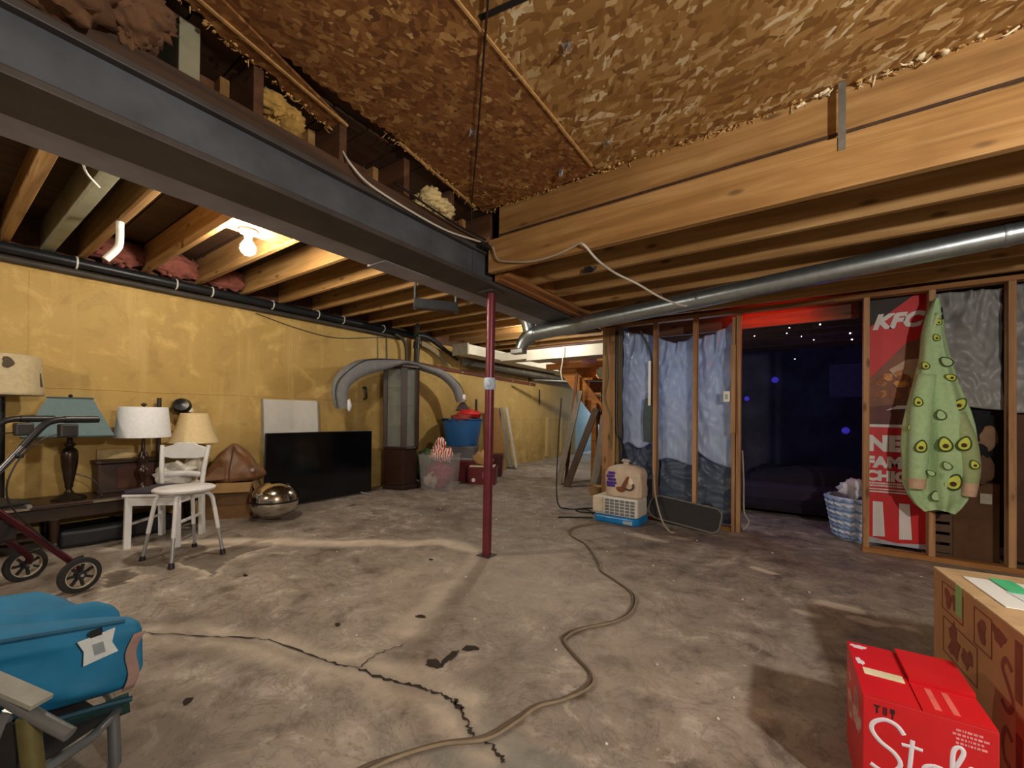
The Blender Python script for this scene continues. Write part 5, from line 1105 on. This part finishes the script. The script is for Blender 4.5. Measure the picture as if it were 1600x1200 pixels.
# ================================================================ foreground boxes
t = T('liquor_box', 'bright red cardboard drinks case with white script lettering', 'box', (.272, 1.715, 0), 2)
M_rbox = pm('red_carton', '#c2151f', .42, 0, .07, 8, .05)
w2, d2, hh = .132, .165, .345
O('carton', B().box(-w2, w2, -d2, d2, 0, hh-.004), M_rbox, t, bevel=.003)
O('top_flap', B().box(-w2, -.012, -d2, d2, hh-.004, hh), M_rbox, t)
O('top_flap', B().box(-.008, w2-.002, -.02, d2, hh-.004, hh+.012, ), M_rbox, t)
O('top_flap', B().box(-.008, w2-.002, -d2, -.026, hh-.004, hh), M_rbox, t)
O('tape', B().box(-.112, -.02, -.045, -.005, hh, hh+.001), pm('clear_tape', '#d8cfb0', .3), t)
M_wprint = pm('white_print', '#d9d3e0', .5, 0, .03)
def fl(name, pts, r_, mat, par, M, n=4): return O(name, B().tube([M @ Vector((x, y, 0)) for x, y in pts], [(r_, .0012)]*len(pts), 8, smooth=n, up=M.to_3x3() @ Vector((0, 0, 1))), mat, par, smooth=True)
MF = Matrix.Translation((0, -d2-.0005, 0)) @ MB_
# script word across the front: S t o l i
fl('script_letter', [(-.045, .262), (-.06, .282), (-.085, .288), (-.108, .272), (-.112, .25), (-.095, .225), (-.065, .205), (-.052, .18), (-.065, .155), (-.09, .145), (-.115, .155)], .0055, M_wprint, t, MF)
fl('script_letter', [(-.028, .255), (-.032, .2), (-.034, .165), (-.025, .155), (-.01, .165)], .005, M_wprint, t, MF); fl('script_letter', [(-.05, .235), (-.028, .237), (-.008, .236)], .0045, M_wprint, t, MF)
fl('script_letter', [(.012, .205), (-.004, .195), (-.006, .17), (.01, .155), (.026, .168), (.028, .19), (.012, .205), (.03, .205)], .005, M_wprint, t, MF)
fl('script_letter', [(.034, .17), (.05, .21), (.068, .26), (.062, .275), (.05, .26), (.048, .2), (.052, .165), (.066, .157)], .005, M_wprint, t, MF)
fl('script_letter', [(.078, .205), (.077, .175), (.084, .157), (.096, .163)], .005, M_wprint, t, MF); O('script_letter', B().ball(MF @ Vector((.083, .228, 0)), .007, 10, (1, .4, 1)), M_wprint, t)
M_bprint = pm('black_print', '#1a1113', .6)
for a in ((-.108, -.094, .318, .322), (-.103, -.099, .300, .318), (-.088, -.085, .300, .322), (-.083, -.080, .300, .322), (-.073, -.064, .310, .322), (-.070, -.067, .296, .310)):
    O('handling_mark', B().box(a[0], a[1], -d2-.001, -d2, a[2], a[3]), M_bprint, t)
rnd = random.Random(2)
for j in range(4):
    x = .045+rnd.uniform(0, .01)
    while x < .105: w_ = rnd.uniform(.004, .012); O('small_print', B().box(x, x+w_-.002, -d2-.001, -d2, .316-j*.011, .321-j*.011), pm('pink_print', '#d98a90', .6), t); x += w_
for x in (.02, .055): O('top_stripe', B().box(x, x+.014, -.145, -.04, hh, hh+.0008), pm('faded_print', '#d0605a', .6), t)
O('worn_corner', B().prism(blob(16, .018, .4, 8, 1, .8), .0008, Matrix.Translation((-.105, .135, hh))), M_wprint, t)
O('worn_corner', B().prism(blob(16, .016, .4, 9, .6, 1.3), .0008, Matrix.Translation((-.114, .03, hh))), M_wprint, t)
rnd = random.Random(6)
for k in range(9): O('side_print', B().prism(blob(12, rnd.uniform(.012, .03), .4, k+60, 1, 1.6), .001, Matrix.Translation((-w2, rnd.uniform(-.12, .13), rnd.uniform(.08, .31))) @ Matrix.Rotation(R(-90), 4, 'Y')), pm('side_pale', '#b98a80', .6), t)

t = T('carton', 'tall brown carton printed with dark outlines, papers on its top', 'box', (.755, 2.055, 0), 6)
M_brown = pm('brown_carton', '#a9784f', .75, 0, .1, 9)
W2, D2, H2 = .28, .335, .53
O('carton_body', B().box(-W2, W2, -D2, D2, 0, H2-.005), M_brown, t, bevel=.004)
O('top_flap', B().box(-W2, W2, -D2, -.003, H2-.005, H2), pm('flap_brown', '#b99c76', .75), t); O('top_flap', B().box(-W2, W2, .003, D2, H2-.005, H2), pm('flap_brown', '#b99c76', .75), t)
M_bp = pm('brown_ink', '#7a3f2c', .8, 0, .2, 20)
ML = Matrix.Translation((-W2-.0005, 0, 0)) @ Matrix.Rotation(R(-90), 4, 'Z') @ MB_        # left face: local x runs toward the camera
def rect(x0, x1, z0, z1, th=.004):
    for a in (((x0, z0), (x1, z0)), ((x1, z0), (x1, z1)), ((x1, z1), (x0, z1)), ((x0, z1), (x0, z0))):
        O('printed_line', B().bar(ML @ Vector((*a[0], 0)), ML @ Vector((*a[1], 0)), .002, th, ML.to_3x3() @ Vector((0, 1, 0)) if abs(a[0][1]-a[1][1]) < 1e-6 else ML.to_3x3() @ Vector((1, 0, 0))), M_bp, t)
rect(-.25, -.08, .40, .50); rect(-.24, .02, .24, .37); rect(.0, .11, .38, .50)
for cx, cz, r_, sd in ((-.20, .45, .03, 1), (-.14, .45, .028, 2), (.05, .44, .032, 3), (-.15, .31, .05, 4), (-.05, .30, .035, 5), (.15, .47, .03, 6)):
    O('printed_figure', B().prism(blob(14, r_, .5, sd), .0012, Matrix.Translation((-W2, -cx, cz)) @ Matrix.Rotation(R(-90), 4, 'Y')), M_bp, t)
fl('printed_letter', [(.22, .40), (.19, .42), (.17, .39), (.20, .35), (.225, .31), (.20, .275), (.165, .29)], .009, M_bp, t, ML); fl('printed_letter', [(.22, .20), (.19, .22), (.17, .18), (.18, .13), (.21, .12)], .009, M_bp, t, ML)
O('printed_bar', B().box(-W2-.001, -W2, -.27, -.235, .33, .50), M_bp, t); O('printed_bar', B().box(-W2-.001, -W2, -.27, -.24, .05, .24), M_bp, t)
O('green_tape', B().box(-W2-.002, -W2, .085, .135, .42, H2), pm('green_tape', '#8fae6a', .5), t)
t2 = T('paper_stack', 'white sheets with green tape lying on the brown carton', 'papers', (.79, 2.10, .531), 6)
M_paper = pm('white_paper', '#dfe3e2', .7, 0, .03)
O('sheet', B().box(-.27, .26, -.10, .19, 0, .003), M_paper, t2); O('sheet', B().box(-.20, .27, -.17, .08, .003, .006), pm('bluish_paper', '#cfd9e0', .7, 0, .03), t2).rotation_euler.z = R(5)
M_gt = pm('mint_tape', '#4fc088', .5)
O('tape_strip', B().box(-.20, -.14, .05, .20, .0065, .0075), M_gt, t2); O('tape_strip', B().box(-.05, .0, -.10, .20, .0075, .0085), M_gt, t2); O('tape_strip', B().box(-.16, .26, -.14, -.10, .0075, .0085), pm('pale_mint_tape', '#9fd8bd', .5), t2)
one('dark_bag', B().ball((.475, 1.56, .08), .09, 18, (.55, 1.0, .9), .3, 2, 8), pm('dark_plastic_bag', '#2c2430', .4), 'dark plastic bag squeezed between the red case and the brown carton', 'bag', smooth=2)

# ================================================================ rollator
t = T('rollator', 'maroon rollator walker with black grips and spoked wheels', 'walker', (-3.80, .50, fz(-3.8)), -72.5)
M_rol = pm('maroon_frame', '#4a1420', .35, .4, .15, 10, .03); M_tyre = pm('grey_tyre', '#202022', .7); M_hub = pm('hub_white', '#c9bda8', .5)
for s_ in (-1, 1):
    y = .268*s_
    w_ = O('wheel', B().lathe([(.074, -.017), (.10, -.014), (.104, 0), (.10, .014), (.074, .017), (.070, .0)], 32, cap=False, mat=Matrix.Translation((0, y, .104)) @ Matrix.Rotation(R(90), 4, 'X')), M_tyre, t, smooth=True)
    wm = w_.data; bmf = bmesh.new(); bmf.from_mesh(wm); bmesh.ops.holes_fill(bmf, edges=bmf.edges, sides=0); bmf.free()
    O('hub', B().lathe([(.0, -.022), (.022, -.022), (.022, .022), (.0, .022)], 16, cap=False, mat=Matrix.Translation((0, y, .104)) @ Matrix.Rotation(R(90), 4, 'X')), M_tyre, w_, smooth=True)
    for k in range(7):
        a = 2*math.pi*k/7; O('spoke', B().bar((.018*math.cos(a), y, .104+.018*math.sin(a)), (.078*math.cos(a), y, .104+.078*math.sin(a)), .014, .012, (0, 1, 0)), M_tyre, w_)
    O('rim', B().lathe([(.068, -.012), (.078, -.012), (.078, .012), (.068, .012), (.068, -.012)], 30, cap=False, mat=Matrix.Translation((0, y, .104)) @ Matrix.Rotation(R(90), 4, 'X')), M_hub, w_, smooth=True)
    fw = O('caster_wheel', B().lathe([(.0, -.015), (.09, -.015), (.1, 0), (.09, .015), (.0, .015)], 24, cap=False, mat=Matrix.Translation((.68, y*.95, .10)) @ Matrix.Rotation(R(90), 4, 'X')), M_tyre, t, smooth=True)
    yo = y-s_*.05
    O('rear_leg', B().tube([(0, yo+s_*.02, .13), (.03, yo, .20), (.33, yo, .56), (.40, yo, .63)], .017, 12, smooth=3), M_rol, t, smooth=True)
    O('axle', B().tube([(0, y-s_*.06, .104), (0, y+s_*.025, .104)], .009, 8), M_alu, t, smooth=True)
    O('brake_lever', B().tube([(-.04, yo+s_*.0, .20), (.02, yo, .19), (.05, yo, .23)], .008, 6), M_black_cable, t, smooth=True)
    O('front_leg', B().tube([(.66, yo, .16), (.60, yo, .30), (.33, yo, .74)], .018, 12, smooth=3), M_rol, t, smooth=True)
    O('handle_tube', B().tube([(.36, yo, .70), (.20, yo, .93)], .015, 12), pm('dark_chrome', '#6a6b72', .3, .8), t, smooth=True)
    O('handle_bend', B().tube([(.23, yo, .885), (.15, yo, 1.0), (.10, yo, 1.03), (.04, yo, 1.035)], .018, 12, smooth=4), M_black_cable, t, smooth=True)
    O('grip', B().tube([(.06, yo, 1.035), (-.10, yo, 1.035)], .021, 12), M_black_cable, t, smooth=True)
    O('brake_housing', B().box(.0, .085, yo-.022, yo+.022, .93, 1.01), pm('brake_plastic', '#2c2c2e', .5), t, bevel=.01)
    O('brake_cable', B().tube([(.06, yo, .95), (.16, yo+s_*.03, .93), (.28, yo+s_*.06, .80), (.30, yo+s_*.05, .6), (.12, yo+s_*.02, .32), (.02, yo, .2)], .004, 6, smooth=6), M_black_cable, t, smooth=True)
    O('height_knob', B().ball((.25, yo+s_*.02, .84), .018, 10), M_black_cable, t, smooth=True)
O('seat', B().box(.18, .48, -.19, .19, .555, .58), M_black_cable, t, bevel=.01)
O('cross_bar', B().tube([(.20, -.22, .55), (.20, .22, .55)], .012, 10), M_alu, t, smooth=True)
O('cross_bar', B().tube([(.60, -.22, .34), (.60, .22, .34)], .012, 10), M_rol, t, smooth=True)
O('basket', B().box(.22, .50, -.17, .17, .36, .50), pm('basket_cloth', '#241c1e', .8), t, bevel=.02)

# ================================================================ teal bag on the folding chair
t = T('folding_chair', 'grey tubular folding frame with black fabric under the teal bag', 'chair', (-1.85, .05, 0), 33)
M_gtube = pm('grey_tube', '#7a8084', .35, .6, .15, 8)
def W2L(p): return parent_matrix(t).inverted() @ Vector(p)
def wt(name, pts, r_, m_): return O(name, B().tube(pts, r_, 12, smooth=3), m_, t, smooth=True, world=True)
wt('frame_tube', [(-1.75, .01, .55), (-1.58, .127, .439), (-1.50, .18, .386), (-1.44, .224, .345)], .0155, M_gtube)
wt('leg', [(-1.52, .165, .39), (-1.505, .178, .2), (-1.49, .185, .0)], .02, pm('olive_leg', '#5e5a34', .5, .3))
wt('leg', [(-1.56, .14, .40), (-1.62, .08, .2), (-1.70, .0, .0)], .013, M_gtube)
wt('frame_tube', [(-1.60, .12, .17), (-1.78, .38, .17), (-2.2, .34, .17)], .013, M_gtube)
wt('leg', [(-2.15, .34, .17), (-2.2, .32, .0)], .016, M_gtube)
wt('leg', [(-1.80, .375, .17), (-1.79, .38, .0)], .016, M_gtube)
O('seat_fabric', B().grid(10, 10, lambda u, v: Vector((-1.62-.60*u-.14*v, .10-.10*u+.26*v, .178-.006*math.sin(math.pi*u)))), pm('black_fabric', '#1a1b1d', .85), t, world=True, smooth=2, solid=.006)
O('fabric_sling', B().prism([(0, 0), (.5, -.0), (.5, -.36), (.05, -.36)], .006, Matrix.Translation((-1.525, .155, .375)) @ Matrix.Rotation(R(215), 4, 'Z') @ Matrix.Rotation(R(90), 4, 'X')), pm('black_fabric', '#1a1b1d', .85), t, world=True)
O('strap_edge', B().bar((-1.74, .05, .505), (-1.50, .185, .42), .045, .011), pm('grey_strap', '#8d8f86', .7), t, world=True)

t = T('travel_bag', 'large teal-blue fabric bag with a white tag on the folding frame', 'bag', (-2.1, .1, .16), 0)
M_tealbag = pm('teal_fabric', '#0f6f9c', .7, 0, .18, 6, .2)
ax = Vector((.30, .954, 0)).normalized(); ay = Vector((-.95, -.29, 0)); an = Vector((.954, -.30, 0))
K0 = Vector((-1.722, .455, 0))                      # right front corner of the bag, seen from the camera
def bagf(u, v):
    a_ = -.95*(1-v); th = 2*math.pi*u; e = .42
    ca, sa = math.cos(th), math.sin(th); py = math.copysign(abs(ca)**e, ca); pz = math.copysign(abs(sa)**e, sa)
    ek = 1 if .03 < v < .97 else (0 if v in (0, 1) else .93)
    n_ = mnoise.noise(Vector((a_*4, py*2, pz*2))); n2 = mnoise.noise(Vector((a_*9, py*5, pz*4)))
    zt = .47+.05*(1-v); zb = .19+.03*v
    z = (zt+zb)/2+(zt-zb)/2*pz*ek*(1+.05*n_)
    b_ = .33+.33*-py*-1*ek*(1+.04*n_)
    w = K0+ax*(a_-.03*py*0)+ay*b_+Vector((0, 0, z))
    # cloth puckers: a crease across the top and slack wrinkles on the front
    if pz > .6: w.z -= .040*math.exp(-((b_-.10-.45*(-a_))/.03)**2)+.034*math.exp(-((b_-.30-.3*(-a_))/.035)**2)-.012*math.exp(-((b_-.2-.4*(-a_))/.06)**2)
    if py < -.6: w += an*(.014*math.sin((z-.2)*38+a_*9)*max(0, min(1, -a_*3))+.012*n2)
    if v > .96: w += ax*.012*n2
    return w
O('bag_body', B().grid(84, 60, bagf, True), M_tealbag, t, smooth=2, world=True)
O('piping', B().tube([K0+ax*a_+an*.004+Vector((0, 0, .462+.06*(-a_)/.95)) for a_ in (-.6, -.45, -.3, -.18, -.07)], .007, 6, smooth=4), pm('teal_welt', '#0b5478', .7), t, smooth=True, world=True)
MT = Matrix.Translation(K0+ax*-.125+an*.006+Vector((0, 0, .412))) @ Matrix((ax, Vector((0, 0, 1)), an)).transposed().to_4x4() @ Matrix.Rotation(R(10), 4, 'Z')
tg = O('tag', B().prism([(-.042, -.042), (.036, -.034), (.028, .0), (.042, .040), (-.042, .034), (-.034, 0)], .003, MT @ Matrix.Translation((0, 0, .012))), pm('white_tag', '#c9d4d8', .6), t, world=True)
O('tag_print', B().box(-.014, .010, -.022, .012, .0155, .0165, MT), pm('grey_print', '#87939a', .6), tg, world=True)
O('tag_loop', B().box(-.014, .012, .034, .05, .0, .018, MT), M_black_cable, t, world=True)
O('pink_lining', B().grid(8, 12, lambda u, v: K0+ax*(-.055+.008*math.sin(v*7)-.02*(1-v)+.026*u)+an*(.007-.010*u)+Vector((0, 0, .25+.17*v))), pm('pink_lining', '#8f7670', .8), t, smooth=2, world=True, solid=.004)
O('shaded_underside', B().grid(30, 8, lambda u, v: K0+ax*(-.62+.56*u)+an*(-.004-.06*v)+Vector((0, 0, .225-.09*v+.01*math.sin(u*14)))), pm('dark_green_shade', '#1c3f3e', .8), t, smooth=2, world=True, solid=.006)  # shade on the bag's underside, put in as a dark green strip
O('seam_welt', B().tube([K0+ax*a_+an*.008+Vector((0, 0, .222+.004*math.sin(a_*30))) for a_ in (-.6, -.4, -.2, -.1, -.05)], .008, 6, smooth=4), pm('teal_welt2', '#0a3d50', .7), t, smooth=True, world=True)

# lettering becomes real mesh
dg = bpy.context.evaluated_depsgraph_get()
for o in [q for q in col.objects if q.type == 'FONT']:
    me = bpy.data.meshes.new_from_object(o.evaluated_get(dg)); nm = o.name; n = bpy.data.objects.new('lettering', me); col.objects.link(n)
    n.parent = o.parent; n.matrix_local = o.matrix_local.copy(); bpy.data.objects.remove(o)
